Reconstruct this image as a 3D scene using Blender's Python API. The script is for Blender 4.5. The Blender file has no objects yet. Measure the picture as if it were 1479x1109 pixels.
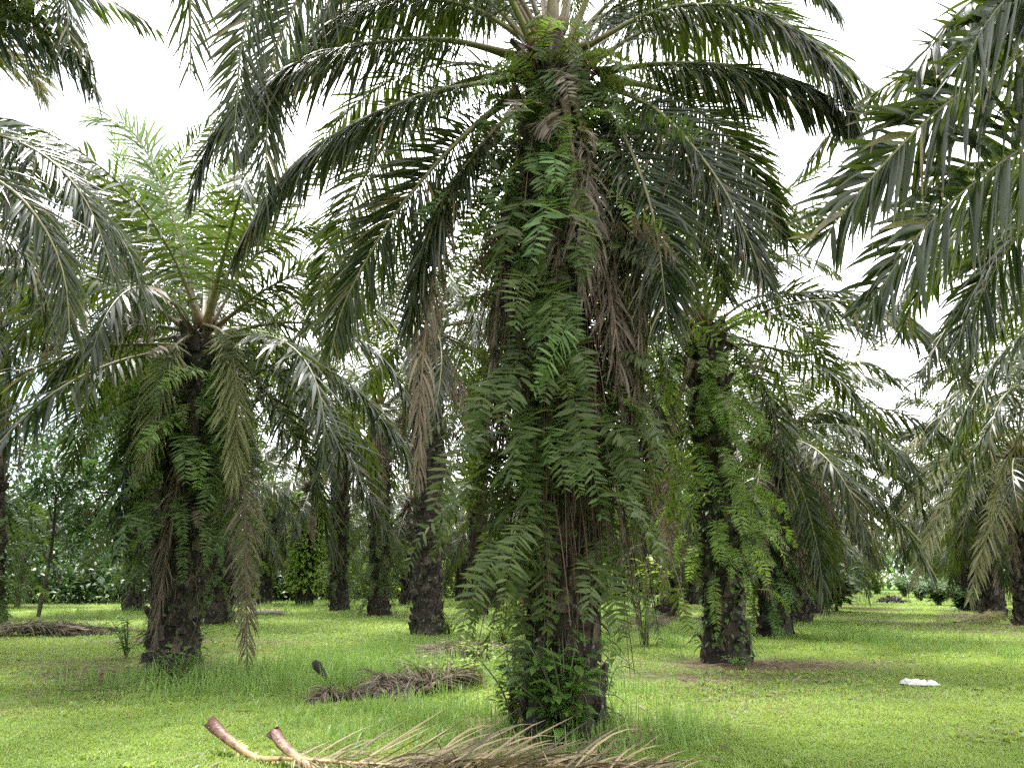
import bpy, math, random
import numpy as np

sc = bpy.context.scene
COL = sc.collection
R = math.radians
rng = np.random.default_rng(11)
random.seed(5)

# ------------------------------------------------------------------ camera geometry
CAM_H, PITCH, F, PW, PH = 1.55, R(14.1), 1117.0, 1479.0, 1109.0

def pix(px, py, Y):
    """world point seen at photo pixel (px,py) at ground distance Y"""
    a = (px - PW / 2) / F
    b = (PH / 2 - py) / F
    d = np.array([a, math.cos(PITCH) - b * math.sin(PITCH), math.sin(PITCH) + b * math.cos(PITCH)])
    return np.array([0, 0, CAM_H]) + d * (Y / d[1])

# ------------------------------------------------------------------ noise
_lat = np.random.default_rng(3).random((256, 256))
def vnoise(x, y):
    x = np.asarray(x, float); y = np.asarray(y, float)
    xi = np.floor(x).astype(int); yi = np.floor(y).astype(int)
    fx = x - xi; fy = y - yi
    fx = fx * fx * (3 - 2 * fx); fy = fy * fy * (3 - 2 * fy)
    g = lambda i, j: _lat[i % 256, j % 256]
    return (g(xi, yi) * (1 - fx) + g(xi + 1, yi) * fx) * (1 - fy) + (g(xi, yi + 1) * (1 - fx) + g(xi + 1, yi + 1) * fx) * fy
def fbm(x, y, o=4):
    s = 0; a = 0.5
    for k in range(o):
        s = s + a * vnoise(x * 2 ** k + 17.3 * k, y * 2 ** k + 5.1 * k); a *= 0.5
    return s / (1 - 0.5 ** o)
def height(x, y):
    return 0.10 * (fbm(np.asarray(x) / 5 + 40, np.asarray(y) / 5 + 40, 3) - 0.5)

# ------------------------------------------------------------------ mesh accumulation
class Geo:
    def __init__(s):
        s.V = []; s.Fq = []; s.v = []; s.t = []; s.m = []; s.n = 0
    def add(s, V, Fq, v=0.5, t=0.5, m=0):
        V = np.asarray(V, float).reshape(-1, 3); Fq = np.asarray(Fq, int).reshape(-1, 4)
        n = len(V)
        s.V.append(V); s.Fq.append(Fq + s.n)
        s.v.append(np.broadcast_to(np.asarray(v, float).ravel(), (n,)) if np.size(v) in (1, n) else v)
        s.t.append(np.broadcast_to(np.asarray(t, float).ravel(), (n,)))
        s.m.append(np.full(len(Fq), m, int)); s.n += n
        return s
    def cat(s):
        return (np.concatenate(s.V), np.concatenate(s.Fq), np.concatenate(s.v), np.concatenate(s.t), np.concatenate(s.m))
    def merge(s, g, rot=0.0, loc=(0, 0, 0), scale=1.0, m=None, lean=None):
        V, Fq, v, t, mm = g.cat()
        c, sn = math.cos(rot), math.sin(rot)
        M = np.array([[c, -sn, 0], [sn, c, 0], [0, 0, 1]])
        V = (V * scale) @ M.T + np.asarray(loc)
        s.V.append(V); s.Fq.append(Fq + s.n); s.v.append(v); s.t.append(t)
        s.m.append(mm if m is None else np.full(len(Fq), m, int)); s.n += len(V)
        return s
    def mesh(s, name, mats, smooth=True):
        V, Fq, v, t, m = s.cat()
        me = bpy.data.meshes.new(name)
        me.vertices.add(len(V)); me.vertices.foreach_set('co', V.astype(np.float32).ravel())
        me.loops.add(len(Fq) * 4); me.loops.foreach_set('vertex_index', Fq.astype(np.int32).ravel())
        me.polygons.add(len(Fq))
        me.polygons.foreach_set('loop_start', (np.arange(len(Fq)) * 4).astype(np.int32))
        for mt in (mats if isinstance(mats, (list, tuple)) else [mats]): me.materials.append(mt)
        me.polygons.foreach_set('material_index', m.astype(np.int32))
        me.polygons.foreach_set('use_smooth', np.full(len(Fq), smooth, bool))
        for nm, arr in (('v', v), ('t', t)):
            a = me.attributes.new(nm, 'FLOAT', 'POINT'); a.data.foreach_set('value', np.asarray(arr, np.float32))
        me.update(calc_edges=True); me.validate()
        return me

def norm(a):
    return a / np.maximum(np.linalg.norm(a, axis=-1, keepdims=True), 1e-9)

def strips(G, p0, d0, ln, wd, wvec, droop=0.0, seg=3, prof=None, fold=0.0, v=None, m=0, kink=None, floor=None):
    """N leaf-like ribbons growing from p0 along d0, bending to the ground"""
    N = len(p0)
    ln = np.broadcast_to(ln, (N,)); wd = np.broadcast_to(wd, (N,)); droop = np.broadcast_to(droop, (N,))
    if prof is None: prof = np.interp(np.linspace(0, 1, seg + 1), [0, .15, .4, .7, 1], [.45, .9, 1, .7, .06])
    if v is None: v = rng.random(N)
    d = norm(d0.copy()); p = p0.copy()
    pts = []; ds = []
    for k in range(seg + 1):
        pts.append(p.copy()); ds.append(d.copy())
        q = np.zeros_like(d); q[:, 2] = -droop * (0.6 + 0.8 * (k + 1) / seg) * 1.6 / seg
        if kink is not None: q[:, 2] -= np.where(kink == k, 1.6, 0)
        p = p + d * (ln / seg)[:, None]
        d = norm(d + q)
        if floor is not None:
            low = p[:, 2] < floor; p[low, 2] = floor
    P = np.stack(pts, 1); D = np.stack(ds, 1)
    W = norm(wvec[:, None, :] - (wvec[:, None, :] * D).sum(-1, keepdims=True) * D)
    wid = wd[:, None] * prof[None, :] * 0.5
    A = P - W * wid[..., None]; B = P + W * wid[..., None]
    if fold:
        C = P - np.cross(D, W) * (wid * fold)[..., None]
        V = np.stack([A, C, B], 2); nc = 3
    else:
        V = np.stack([A, B], 2); nc = 2
    S1 = seg + 1
    base = (np.arange(N) * S1 * nc)[:, None, None]
    k = (np.arange(seg) * nc)[None, :, None]; c = np.arange(nc - 1)[None, None, :]
    i = base + k + c
    Fq = np.stack([i, i + 1, i + nc + 1, i + nc], -1).reshape(-1, 4)
    tt = np.broadcast_to(np.linspace(0, 1, S1)[None, :, None], (N, S1, nc))
    vv = np.broadcast_to(np.asarray(v)[:, None, None], (N, S1, nc))
    G.add(V.reshape(-1, 3), Fq, vv.reshape(-1), tt.reshape(-1), m)

def tube(G, P, rw, rt=None, k=6, ref=(0, 0, 1), v=0.5, t=None, m=0, cap=True):
    P = np.asarray(P, float); M = len(P)
    T = norm(np.gradient(P, axis=0)); ref = np.asarray(ref, float)
    B = norm(np.cross(np.broadcast_to(ref, T.shape), T)); bad = np.linalg.norm(np.cross(np.broadcast_to(ref, T.shape), T), axis=1) < 1e-3
    B[bad] = (0, 1, 0)
    N = np.cross(T, B)
    rw = np.broadcast_to(rw, (M,)); rt = rw if rt is None else np.broadcast_to(rt, (M,))
    a = np.arange(k) / k * 2 * math.pi
    V = P[:, None] + B[:, None] * (np.cos(a)[None, :, None] * rw[:, None, None]) + N[:, None] * (np.sin(a)[None, :, None] * rt[:, None, None])
    i = np.arange(M - 1)[:, None] * k; j = np.arange(k)[None]
    Fq = np.stack([i + j, i + (j + 1) % k, i + k + (j + 1) % k, i + k + j], -1).reshape(-1, 4)
    tt = np.repeat(np.linspace(0, 1, M) if t is None else t, k)
    V = V.reshape(-1, 3)
    if cap:
        for r0, e in ((0, 0), ((M - 1) * k, 1)):
            V = np.concatenate([V, V[r0:r0 + k].mean(0, keepdims=True)]); c = len(V) - 1
            jj = np.arange(0, k, 2)
            Fq = np.concatenate([Fq, np.stack([np.full(len(jj), c), r0 + jj, r0 + (jj + 1) % k, r0 + (jj + 2) % k], -1)])
            tt = np.concatenate([tt, [tt[r0]]])
    G.add(V, Fq, v, tt, m)

# ------------------------------------------------------------------ curves and fronds
def curve(elev, bend, L, p=1.3, side=0.0, M=26):
    s = np.linspace(0, 1, M); th = R(elev) - R(bend) * s ** p
    ds = L / (M - 1)
    x = np.concatenate([[0], np.cumsum(np.cos(th[:-1]) * ds)]); z = np.concatenate([[0], np.cumsum(np.sin(th[:-1]) * ds)])
    return np.stack([x, side * L * s ** 2, z], 1)

def through(pts, M=30):
    pts = np.asarray(pts, float)
    c = np.concatenate([[0], np.cumsum(np.linalg.norm(np.diff(pts, axis=0), axis=1))]); c /= c[-1]
    # natural-ish Catmull-Rom
    ext = np.vstack([2 * pts[0] - pts[1], pts, 2 * pts[-1] - pts[-2]])
    out = []
    for i in range(1, len(ext) - 2):
        p0, p1, p2, p3 = ext[i - 1:i + 3]
        u = np.linspace(0, 1, 16, endpoint=(i == len(ext) - 3))[:, None]
        out.append(0.5 * (2 * p1 + (p2 - p0) * u + (2 * p0 - 5 * p1 + 4 * p2 - p3) * u ** 2 + (3 * p1 - p0 - 3 * p2 + p3) * u ** 3))
    q = np.vstack(out)
    l = np.concatenate([[0], np.cumsum(np.linalg.norm(np.diff(q, axis=0), axis=1))])
    s = np.linspace(0, l[-1], M)
    q = np.stack([np.interp(s, l, q[:, a]) for a in range(3)], 1)
    for _ in range(2): q[1:-1] = (q[:-2] + 2 * q[1:-1] + q[2:]) / 4
    return q

def frame(P, twist=0.0, roll=0.0):
    T = norm(np.gradient(P, axis=0)); h = P[-1] - P[0]; h[2] = 0
    if np.linalg.norm(h) < 1e-3: h = np.array([1., 0, 0])
    h = h / np.linalg.norm(h)
    B = np.broadcast_to(np.array([-h[1], h[0], 0]), T.shape)
    B = norm(B - (B * T).sum(-1, keepdims=True) * T); N = np.cross(T, B)
    s = R(roll) + np.linspace(0, 1, len(P))[:, None] * R(twist)
    return T, B * np.cos(s) + N * np.sin(s), N * np.cos(s) - B * np.sin(s)

def frond_geo(P, seed, pairs=130, leaf=0.95, width=0.042, droop=(0.3, 0.9), seg=4, fold=0.35, pet=0.16, twist=0.0, roll=0.0,
              ang=(78, 26), lift=(26, -14), kinks=0.06, missing=0.03, rw=0.05, floor=None, sides=(-1, 1), hang=0.0, jit=15):
    """returns (leaflets, rachis)"""
    g = np.random.default_rng(seed)
    T, B, N = frame(P, twist, roll); M = len(P); sM = np.linspace(0, 1, M)
    G = Geo()
    for sg in sides:
        n = pairs
        s = pet + (0.992 - pet) * (np.arange(n) + g.uniform(-.35, .35, n)) / (n - 1); s = np.clip(s, pet * .9, .995)
        keep = g.random(n) > missing; s = s[keep]; n = len(s); u = np.clip((s - pet) / (1 - pet), 0, 1)
        I = lambda A: np.stack([np.interp(s, sM, A[:, a]) for a in range(3)], 1)
        p, t, b, nn = I(P), norm(I(T)), norm(I(B)), norm(I(N))
        a = R(1) * (ang[0] + (ang[1] - ang[0]) * u ** 0.8 + g.normal(0, 8, n))
        e = R(1) * (np.where(np.arange(n) % 2 == 0, lift[0], lift[1]) + g.normal(0, jit, n))
        d = t * np.cos(a)[:, None] + (b * sg * np.cos(e)[:, None] + nn * np.sin(e)[:, None]) * np.sin(a)[:, None]
        if hang: d = norm(d - np.array([0, 0, 1.]) * (hang * g.uniform(.75, 1.2, n) * np.interp(u, [0, .2, 1], [.6, 1, 1]))[:, None])
        ln = leaf * np.interp(u, [0, .08, .3, .65, .9, 1], [.3, .7, 1, .9, .6, .38]) * g.uniform(.82, 1.08, n)
        wd = width * np.interp(u, [0, .1, .4, .8, 1], [.5, .85, 1, .85, .55]) * g.uniform(.8, 1.15, n)
        tw = g.normal(0, .35, n)
        w = norm(t - (t * d).sum(-1, keepdims=True) * d)
        w = w * np.cos(tw)[:, None] + np.cross(d, w) * np.sin(tw)[:, None]
        kk = np.where(g.random(n) < kinks, g.integers(1, seg, n), -1)
        strips(G, p + b * sg * 0.002, d, ln, wd, w, g.uniform(droop[0], droop[1], n), seg, fold=fold, v=g.random(n), kink=kk, floor=floor)
    K = Geo()
    ww = np.interp(sM, [0, .04, .12, .3, .7, 1], [2.3, 1.7, 1.0, .62, .34, .1]) * rw
    th = np.interp(sM, [0, .04, .12, .3, .7, 1], [.9, .8, .66, .5, .32, .1]) * rw
    Tt, Bb, Nn = T, B, N
    kx = 7; aa = np.arange(kx) / kx * 2 * math.pi
    V = P[:, None] + Bb[:, None] * (np.cos(aa)[None, :, None] * ww[:, None, None]) + Nn[:, None] * (np.sin(aa)[None, :, None] * th[:, None, None])
    i = np.arange(M - 1)[:, None] * kx; j = np.arange(kx)[None]
    Fq = np.stack([i + j, i + (j + 1) % kx, i + kx + (j + 1) % kx, i + kx + j], -1).reshape(-1, 4)
    V = V.reshape(-1, 3)
    V = np.concatenate([V, P[:1]]); c = len(V) - 1
    Fq = np.concatenate([Fq, [[c, 1, 0, 6], [c, 3, 2, 1], [c, 5, 4, 3], [c, 6, 5, 5]][:3]])
    K.add(V, Fq, g.random(), np.concatenate([np.repeat(sM, kx), [0]]))
    return G, K

# ------------------------------------------------------------------ materials
def mat(name, base, var=None, rough=0.5, spec=0.5, trans=0.0, tcol=None, tip=None, basecol=None, noise=None, odd=None, objrand=0.0, bump=0.0, nscale=6.0):
    m = bpy.data.materials.new(name); m.use_nodes = True
    nt = m.node_tree; N = nt.nodes; L = nt.links; N.clear()
    out = N.new('ShaderNodeOutputMaterial'); bs = N.new('ShaderNodeBsdfPrincipled')
    bs.inputs['Roughness'].default_value = rough; bs.inputs['Specular IOR Level'].default_value = spec
    def mixc(fac, a, b):
        x = N.new('ShaderNodeMix'); x.data_type = 'RGBA'
        for s, val in ((0, fac), (6, a), (7, b)):
            if hasattr(val, 'links'): L.new(val, x.inputs[s])
            elif s == 0: x.inputs[0].default_value = val
            else: x.inputs[s].default_value = (*val, 1)
        return x.outputs[2]
    def attr(n):
        a = N.new('ShaderNodeAttribute'); a.attribute_name = n; return a.outputs['Fac']
    def ramp(sock, a, b):
        r = N.new('ShaderNodeMapRange'); r.inputs[1].default_value = a; r.inputs[2].default_value = b; L.new(sock, r.inputs[0]); return r.outputs[0]
    c = base
    if var: c = mixc(attr('v'), base, var)
    if tip: c = mixc(ramp(attr('t'), tip[1], tip[2]), c, tip[0])
    if odd: c = mixc(ramp(attr('v'), .95, .97), c, odd)
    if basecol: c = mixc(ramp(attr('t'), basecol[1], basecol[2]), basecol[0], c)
    if noise:
        tc = N.new('ShaderNodeTexCoord')
        for (col, sc_, lo, hi) in noise:
            nz = N.new('ShaderNodeTexNoise'); nz.inputs['Scale'].default_value = sc_; nz.inputs['Detail'].default_value = 5
            L.new(tc.outputs['Object'], nz.inputs['Vector'])
            c = mixc(ramp(nz.outputs[0], lo, hi), c, col)
    if objrand:
        oi = N.new('ShaderNodeObjectInfo'); hs = N.new('ShaderNodeHueSaturation')
        r1 = N.new('ShaderNodeMapRange'); r1.inputs[3].default_value = 1 - objrand; r1.inputs[4].default_value = 1 + objrand
        L.new(oi.outputs['Random'], r1.inputs[0]); L.new(r1.outputs[0], hs.inputs['Value'])
        r2 = N.new('ShaderNodeMapRange'); r2.inputs[3].default_value = .5 - objrand * .05; r2.inputs[4].default_value = .5 + objrand * .05
        L.new(oi.outputs['Random'], r2.inputs[0]); L.new(r2.outputs[0], hs.inputs['Hue'])
        if hasattr(c, 'links'): L.new(c, hs.inputs['Color'])
        else: hs.inputs['Color'].default_value = (*c, 1)
        c = hs.outputs[0]
    if hasattr(c, 'links'): L.new(c, bs.inputs['Base Color'])
    else: bs.inputs['Base Color'].default_value = (*c, 1)
    if bump:
        tc = N.new('ShaderNodeTexCoord'); nz = N.new('ShaderNodeTexNoise'); nz.inputs['Scale'].default_value = nscale; nz.inputs['Detail'].default_value = 8
        L.new(tc.outputs['Object'], nz.inputs['Vector'])
        bp = N.new('ShaderNodeBump'); bp.inputs['Strength'].default_value = bump; bp.inputs['Distance'].default_value = .03
        L.new(nz.outputs[0], bp.inputs['Height']); L.new(bp.outputs[0], bs.inputs['Normal'])
    sh = bs.outputs[0]
    if trans:
        tr = N.new('ShaderNodeBsdfTranslucent')
        if tcol: tr.inputs[0].default_value = (*tcol, 1)
        elif hasattr(c, 'links'): L.new(c, tr.inputs[0])
        mx = N.new('ShaderNodeMixShader'); mx.inputs[0].default_value = trans
        L.new(sh, mx.inputs[1]); L.new(tr.outputs[0], mx.inputs[2]); sh = mx.outputs[0]
    L.new(sh, out.inputs[0])
    return m

LEAF = mat('palm_leaflet', (.010, .017, .006), (.030, .043, .013), .30, .27, .15, (.15, .23, .02), tip=((.2, .15, .08), .82, 1.0), odd=(.17, .13, .05), objrand=.28)
LEAF_YOUNG = mat('young_palm_leaflet', (.05, .09, .022), (.095, .145, .038), .38, .45, .32, (.22, .35, .045), objrand=.15)
LEAF_DRY = mat('dry_palm_leaflet', (.06, .046, .034), (.24, .195, .15), .7, .3, .15, (.3, .2, .1), objrand=.25)
LEAF_OLD = mat('ageing_palm_leaflet', (.12, .135, .06), (.28, .265, .14), .6, .25, .25, (.28, .26, .08), objrand=.2)
LEAF_ROT = mat('rotting_palm_leaflet', (.045, .036, .027), (.22, .18, .13), .75, .2, .08, (.2, .15, .08))
LEAF_CUT = mat('cut_palm_leaflet', (.04, .034, .02), (.30, .23, .13), .55, .4, .12, (.35, .26, .12), objrand=.1)
RACHIS = mat('palm_rachis', (.10, .115, .035), (.16, .15, .05), .45, .5, basecol=((.14, .095, .042), .02, .2), noise=[((.07, .05, .03), 7, .52, .75)], objrand=.2)
RACHIS_DRY = mat('dry_rachis', (.16, .115, .075), (.26, .2, .14), .75, .2, noise=[((.06, .045, .03), 8, .5, .7)])
PETIOLE_CUT = mat('cut_petiole', (.40, .27, .10), (.5, .36, .17), .5, .4, basecol=((.12, .055, .04), .03, .17), noise=[((.12, .05, .04), 9, .54, .64), ((.5, .38, .28), 25, .62, .72)], bump=.3, nscale=30)
BARK = mat('palm_bark', (.022, .017, .013), (.12, .093, .07), .85, .25, noise=[((.016, .013, .01), 4, .48, .62), ((.05, .065, .03), 2.2, .56, .7), ((.24, .23, .205), 9, .62, .72)], bump=1.0, nscale=24)
FIBRE = mat('hanging_fibre', (.035, .02, .015), (.12, .075, .055), .8, .2)
FRUIT = mat('fruit_bunch', (.025, .012, .01), (.10, .03, .015), .45, .5, bump=.4, nscale=30)
FERN = mat('sword_fern', (.042, .07, .02), (.098, .135, .04), .5, .22, .28, (.17, .25, .03), objrand=.5)
FERN_LIGHT = mat('pale_sword_fern', (.10, .16, .03), (.18, .25, .055), .5, .4, .38, (.26, .40, .05), objrand=.35)
BROAD = mat('broad_leaf', (.06, .125, .028), (.13, .22, .05), .38, .5, .30, (.16, .34, .04), objrand=.15)
BROAD_PALE = mat('pale_broad_leaf', (.12, .2, .035), (.22, .3, .06), .45, .5, .4, (.36, .5, .07), objrand=.15)
BROAD_DARK = mat('dark_broad_leaf', (.022, .05, .016), (.055, .10, .03), .42, .5, .25, (.1, .2, .03), objrand=.2)
STEM = mat('green_stem', (.07, .09, .03), (.12, .12, .05), .6)
WOOD = mat('branch_bark', (.04, .034, .026), (.08, .068, .05), .85, .2, bump=.6, nscale=20)
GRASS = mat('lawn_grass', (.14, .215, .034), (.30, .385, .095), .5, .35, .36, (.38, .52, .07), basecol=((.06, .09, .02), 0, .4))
GRASS_DRY = mat('dry_grass', (.17, .155, .05), (.28, .23, .10), .6, .3, .25, (.3, .26, .08))
GRASS_TALL = mat('tall_grass', (.12, .21, .04), (.26, .36, .11), .5, .35, .35, (.28, .46, .08))
SACK = mat('white_sack', (.46, .46, .45), (.6, .6, .59), .7, .3, noise=[((.36, .34, .31), 12, .5, .7)], bump=.3, nscale=15)
PALE_LOG = mat('pale_log', (.33, .29, .22), (.4, .36, .28), .8, .2, noise=[((.15, .12, .09), 7, .5, .7)], bump=.5)

def ground_mat():
    m = bpy.data.materials.new('grassy_soil'); m.use_nodes = True
    nt = m.node_tree; N = nt.nodes; L = nt.links; bs = N['Principled BSDF']; bs.inputs['Roughness'].default_value = .9; bs.inputs['Specular IOR Level'].default_value = .15
    at = N.new('ShaderNodeAttribute'); at.attribute_name = 'v'
    tc = N.new('ShaderNodeTexCoord')
    def nz(s, d=6):
        n = N.new('ShaderNodeTexNoise'); n.inputs['Scale'].default_value = s; n.inputs['Detail'].default_value = d; L.new(tc.outputs['Object'], n.inputs['Vector']); return n.outputs[0]
    def cr(s, st):
        r = N.new('ShaderNodeValToRGB'); L.new(s, r.inputs[0]); e = r.color_ramp.elements
        while len(e) < len(st): e.new(.5)
        for x, (p, c) in zip(e, st): x.position = p; x.color = (*c, 1)
        return r.outputs[0]
    green = cr(nz(9, 9), [(.3, (.035, .065, .014)), (.5, (.085, .155, .028)), (.7, (.15, .235, .045))])
    soil = cr(nz(14, 9), [(.3, (.05, .037, .022)), (.55, (.13, .098, .056)), (.75, (.2, .165, .09))])
    ad = N.new('ShaderNodeMath'); ad.operation = 'MULTIPLY_ADD'; L.new(nz(5, 8), ad.inputs[0]); ad.inputs[1].default_value = .7
    L.new(at.outputs['Fac'], ad.inputs[2])
    mr = N.new('ShaderNodeMapRange'); mr.inputs[1].default_value = .62; mr.inputs[2].default_value = 1.1; L.new(ad.outputs[0], mr.inputs[0])
    x = N.new('ShaderNodeMix'); x.data_type = 'RGBA'; L.new(mr.outputs[0], x.inputs[0]); L.new(green, x.inputs[6]); L.new(soil, x.inputs[7])
    L.new(x.outputs[2], bs.inputs['Base Color'])
    bp = N.new('ShaderNodeBump'); bp.inputs['Strength'].default_value = .8; bp.inputs['Distance'].default_value = .04; L.new(nz(30, 8), bp.inputs['Height']); L.new(bp.outputs[0], bs.inputs['Normal'])
    return m

# ------------------------------------------------------------------ scene graph helpers
def link(name, me, parent=None, loc=(0, 0, 0), rz=0.0, scale=1.0):
    o = bpy.data.objects.new(name, me); COL.objects.link(o)
    o.location = tuple(float(q) for q in loc); o.rotation_euler = (0, 0, rz)
    o.scale = (scale,) * 3
    if parent is not None: o.parent = parent
    return o
def tag(o, label, cat, group=None):
    o['label'] = label; o['category'] = cat
    if group: o['group'] = group
    return o
def root(name, loc, label, cat, group=None):
    return tag(link(name, None, None, loc), label, cat, group)

# ------------------------------------------------------------------ ground
PALM_FEET = []          # filled below: (x, y) used for bare soil
U = np.array([.425, .905]); NV = np.array([-.905, .425])

def dryness(x, y):
    x = np.asarray(x, float); y = np.asarray(y, float)
    d = 1.15 * (fbm(x / 3.2 + 9, y / 4.5 + 3, 4) - .52) + .35 * (fbm(x / 9 + 70, y / 9 + 20, 2) - .5)
    blobs = [(5.4, 15.3, 2.4, 1.1, .85), (-6.0, 20.5, 4.5, 1.0, .55), (-9.0, 15.5, 3.5, 1.6, .5), (6.6, 11.2, 2.6, .9, .3), (5.2, 8.3, 1.4, .8, .35),
             (.6, 8.9, 1.2, .8, .7), (-6.2, 13.9, 1.4, 1.0, .6), (16.2, 23, 3.0, 2.0, .6), (14.0, 29, 1.6, 5, .4), (3.4, 13.2, 3, .6, .35), (18, 40, 1.6, 12, .45)]
    for bx, by, sx, sy, a in blobs: d = d + a * np.exp(-((x - bx) / sx) ** 2 - ((y - by) / sy) ** 2)
    for bx, by, sx, sy, a in [(-3, 26, 7, 3, .3), (9, 18, 3.5, 2.5, .4), (3, 8.0, 2.2, 1.3, .35), (-3.5, 8.5, 3, 1.8, .35), (8, 25, 2, 6, .3)]:
        d = d - a * np.exp(-((x - bx) / sx) ** 2 - ((y - by) / sy) ** 2)
    for (fx, fy) in PALM_FEET: d = d + .6 * np.exp(-((x - fx) ** 2 + (y - fy) ** 2) / 1.1)
    return d

# ------------------------------------------------------------------ frond pool (shared meshes)
CLASSES = [(84, 40), (72, 66), (60, 84), (48, 98), (34, 104), (20, 100), (4, 88), (-18, 66), (-42, 42)]
POOL = []; POOLM = []
for ci, (e, b) in enumerate(CLASSES):
    row = []; rowm = []
    for k in range(3):
        P = curve(e, b, 5.3 * (0.8 if ci == 0 else 1), 1.25, side=[-.12, .05, .14][k])
        g = frond_geo(P, 100 + ci * 7 + k, pairs=66, leaf=.92, width=.066, seg=3, fold=0, twist=[-25, 10, 35][k],
                      droop=(.05, .5) if ci < 2 else (.1, .45), hang=0 if ci < 2 else .5, jit=10, rw=.05)
        lm = LEAF_YOUNG if ci == 0 else (LEAF_OLD if ci == 8 and k == 1 else LEAF)
        row.append(g); rowm.append((g[0].mesh('frond', lm), g[1].mesh('rachis', RACHIS)))
    POOL.append(row); POOLM.append(rowm)
DEADG = []; DEADM = []
for k in range(4):
    P = curve([-50, -64, -30, -72][k], [38, 24, 58, 16][k], [3.6, 4.2, 3.2, 3.0][k], .8, side=[.05, -.08, .1, 0][k])
    g = frond_geo(P, 300 + k, pairs=80, leaf=.62, width=.04, seg=3, fold=0, twist=[40, -30, 70, 0][k], droop=(.6, 1.6), ang=(50, 18), missing=.2, kinks=.2, rw=.045)
    DEADG.append(g); DEADM.append((g[0].mesh('dead_frond', LEAF_DRY), g[1].mesh('rachis', RACHIS_DRY)))

def add_frond(par, gm, loc, rz, sc_=1.0, name='frond'):
    o = link(name, gm[0], par, loc, rz, sc_); link('rachis', gm[1], o); return o

# ------------------------------------------------------------------ trunks
def trunk_geo(ax, r, seed, stub0=.2, stub1=.36, k=18):
    """ax: (base xyz, top xyz) local"""
    g = np.random.default_rng(seed); a0, a1 = map(np.asarray, ax)
    H = np.linalg.norm(a1 - a0); nz = max(12, int(H / .14)); G = Geo()
    s = np.linspace(-.02, 1, nz); th = np.arange(k) / k * 2 * math.pi
    rad = r * np.interp(s, [0, .04, .12, .8, 1], [1.18, 1.06, .92, .86, .74])
    nn = fbm(th[None, :] * 2.2 + seed, s[:, None] * H * 2.0 + seed, 4)
    RR = rad[:, None] * (.84 + .32 * nn)
    RR[:, -1] = (RR[:, 0] + RR[:, -2]) / 2
    C = a0 + (a1 - a0) * s[:, None]
    V = C[:, None] + np.stack([np.cos(th)[None] * RR, np.sin(th)[None] * RR, np.zeros_like(RR)], -1)
    i = np.arange(nz - 1)[:, None] * k; j = np.arange(k)[None]
    Fq = np.stack([i + j, i + (j + 1) % k, i + k + (j + 1) % k, i + k + j], -1).reshape(-1, 4)
    vv = np.repeat(g.random(nz) * .4, k) * g.uniform(.3, 1, nz * k)
    G.add(V.reshape(-1, 3), Fq, vv, np.repeat(s, k))
    n = int(H / .034); tips = []; outs = []
    for q in range(n):
        z = (q + .5) / n; an = q * 2.39996 + g.normal(0, .08)
        f = z ** .8; l = (stub0 + (stub1 - stub0) * f) * g.uniform(.7, 1.25); w = .085 * (r / .42) * g.uniform(.8, 1.2); t = .05 + .01 * f
        o = np.array([math.cos(an), math.sin(an), 0]); sd = np.array([-o[1], o[0], 0])
        c = a0 + (a1 - a0) * z + o * (r * np.interp(z, [0, .04, .12, .8, 1], [1.16, 1.02, .88, .82, .7]) + .0)
        tilt = R(14 + 20 * f + g.normal(0, 6)); up = np.array([0, 0, 1]) * math.cos(tilt) + o * math.sin(tilt); nr = np.cross(sd, up)
        pts = []
        for (u_, ws, ts) in ((0, 1.3, 1.2), (.55, .95, 1.0), (1, .42, .6)):
            cc = c + up * l * u_ + sd * g.normal(0, .008)
            for (x, y) in ((-1, -.7), (1, -.7), (.62, .9), (-.62, .9)):
                pts.append(cc + sd * x * w * ws + nr * y * t * ts * -1 + g.normal(0, .014, 3))
        F_ = []
        for lv in (0, 4):
            for e in range(4): F_.append([lv + e, lv + (e + 1) % 4, lv + 4 + (e + 1) % 4, lv + 4 + e])
        F_.append([8, 9, 10, 11])
        G.add(pts, F_, g.random(), z); tips.append(np.mean(pts[8:], 0)); outs.append(o)
    tips = np.repeat(np.array(tips), 6, 0); outs = np.repeat(np.array(outs), 6, 0); m_ = len(tips)
    strips(G, tips + g.normal(0, .05, (m_, 3)), outs * .7 + g.normal(0, .5, (m_, 3)) + (0, 0, -.2), g.uniform(.1, .42, m_), g.uniform(.006, .022, m_), g.normal(0, 1, (m_, 3)), 1.2, 3, v=g.uniform(.2, 1, m_))
    return G

# ------------------------------------------------------------------ fern pool
FERNG = []
for k in range(8):
    e, b, L_ = [(48, 128, 1.25), (30, 112, 1.1), (10, 92, 1.3), (-25, 60, 1.2), (62, 140, 1.0), (20, 100, 1.5), (-50, 36, 1.3), (40, 100, .85)][k]
    P = curve(e, b, L_, .9, side=[.06, -.1, .04, .1, -.05, 0, .06, .12][k], M=18)
    FERNG.append(frond_geo(P, 400 + k, pairs=29, leaf=.20, width=.04, seg=3, fold=0, pet=.10, twist=[10, -30, 30, 50, 0, -50, 20, 40][k], droop=(.05, .4), ang=(88, 62), lift=(8, -2),
                           kinks=0, missing=.06, rw=.006))
def fern_meshes(m):
    out = []
    for g in FERNG:
        G = Geo(); G.merge(g[0]); G.merge(g[1]); out.append(G.mesh('fern_frond', m))
    return out
FERNM = fern_meshes(FERN); FERNLM = fern_meshes(FERN_LIGHT); FERNBM = fern_meshes(LEAF_DRY)

def fern_spot(ax, r, z, an):
    a0, a1 = map(np.asarray, ax); s = (z - a0[2]) / (a1[2] - a0[2])
    return a0 + (a1 - a0) * s + np.array([math.cos(an), math.sin(an), 0]) * r * .9

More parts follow.
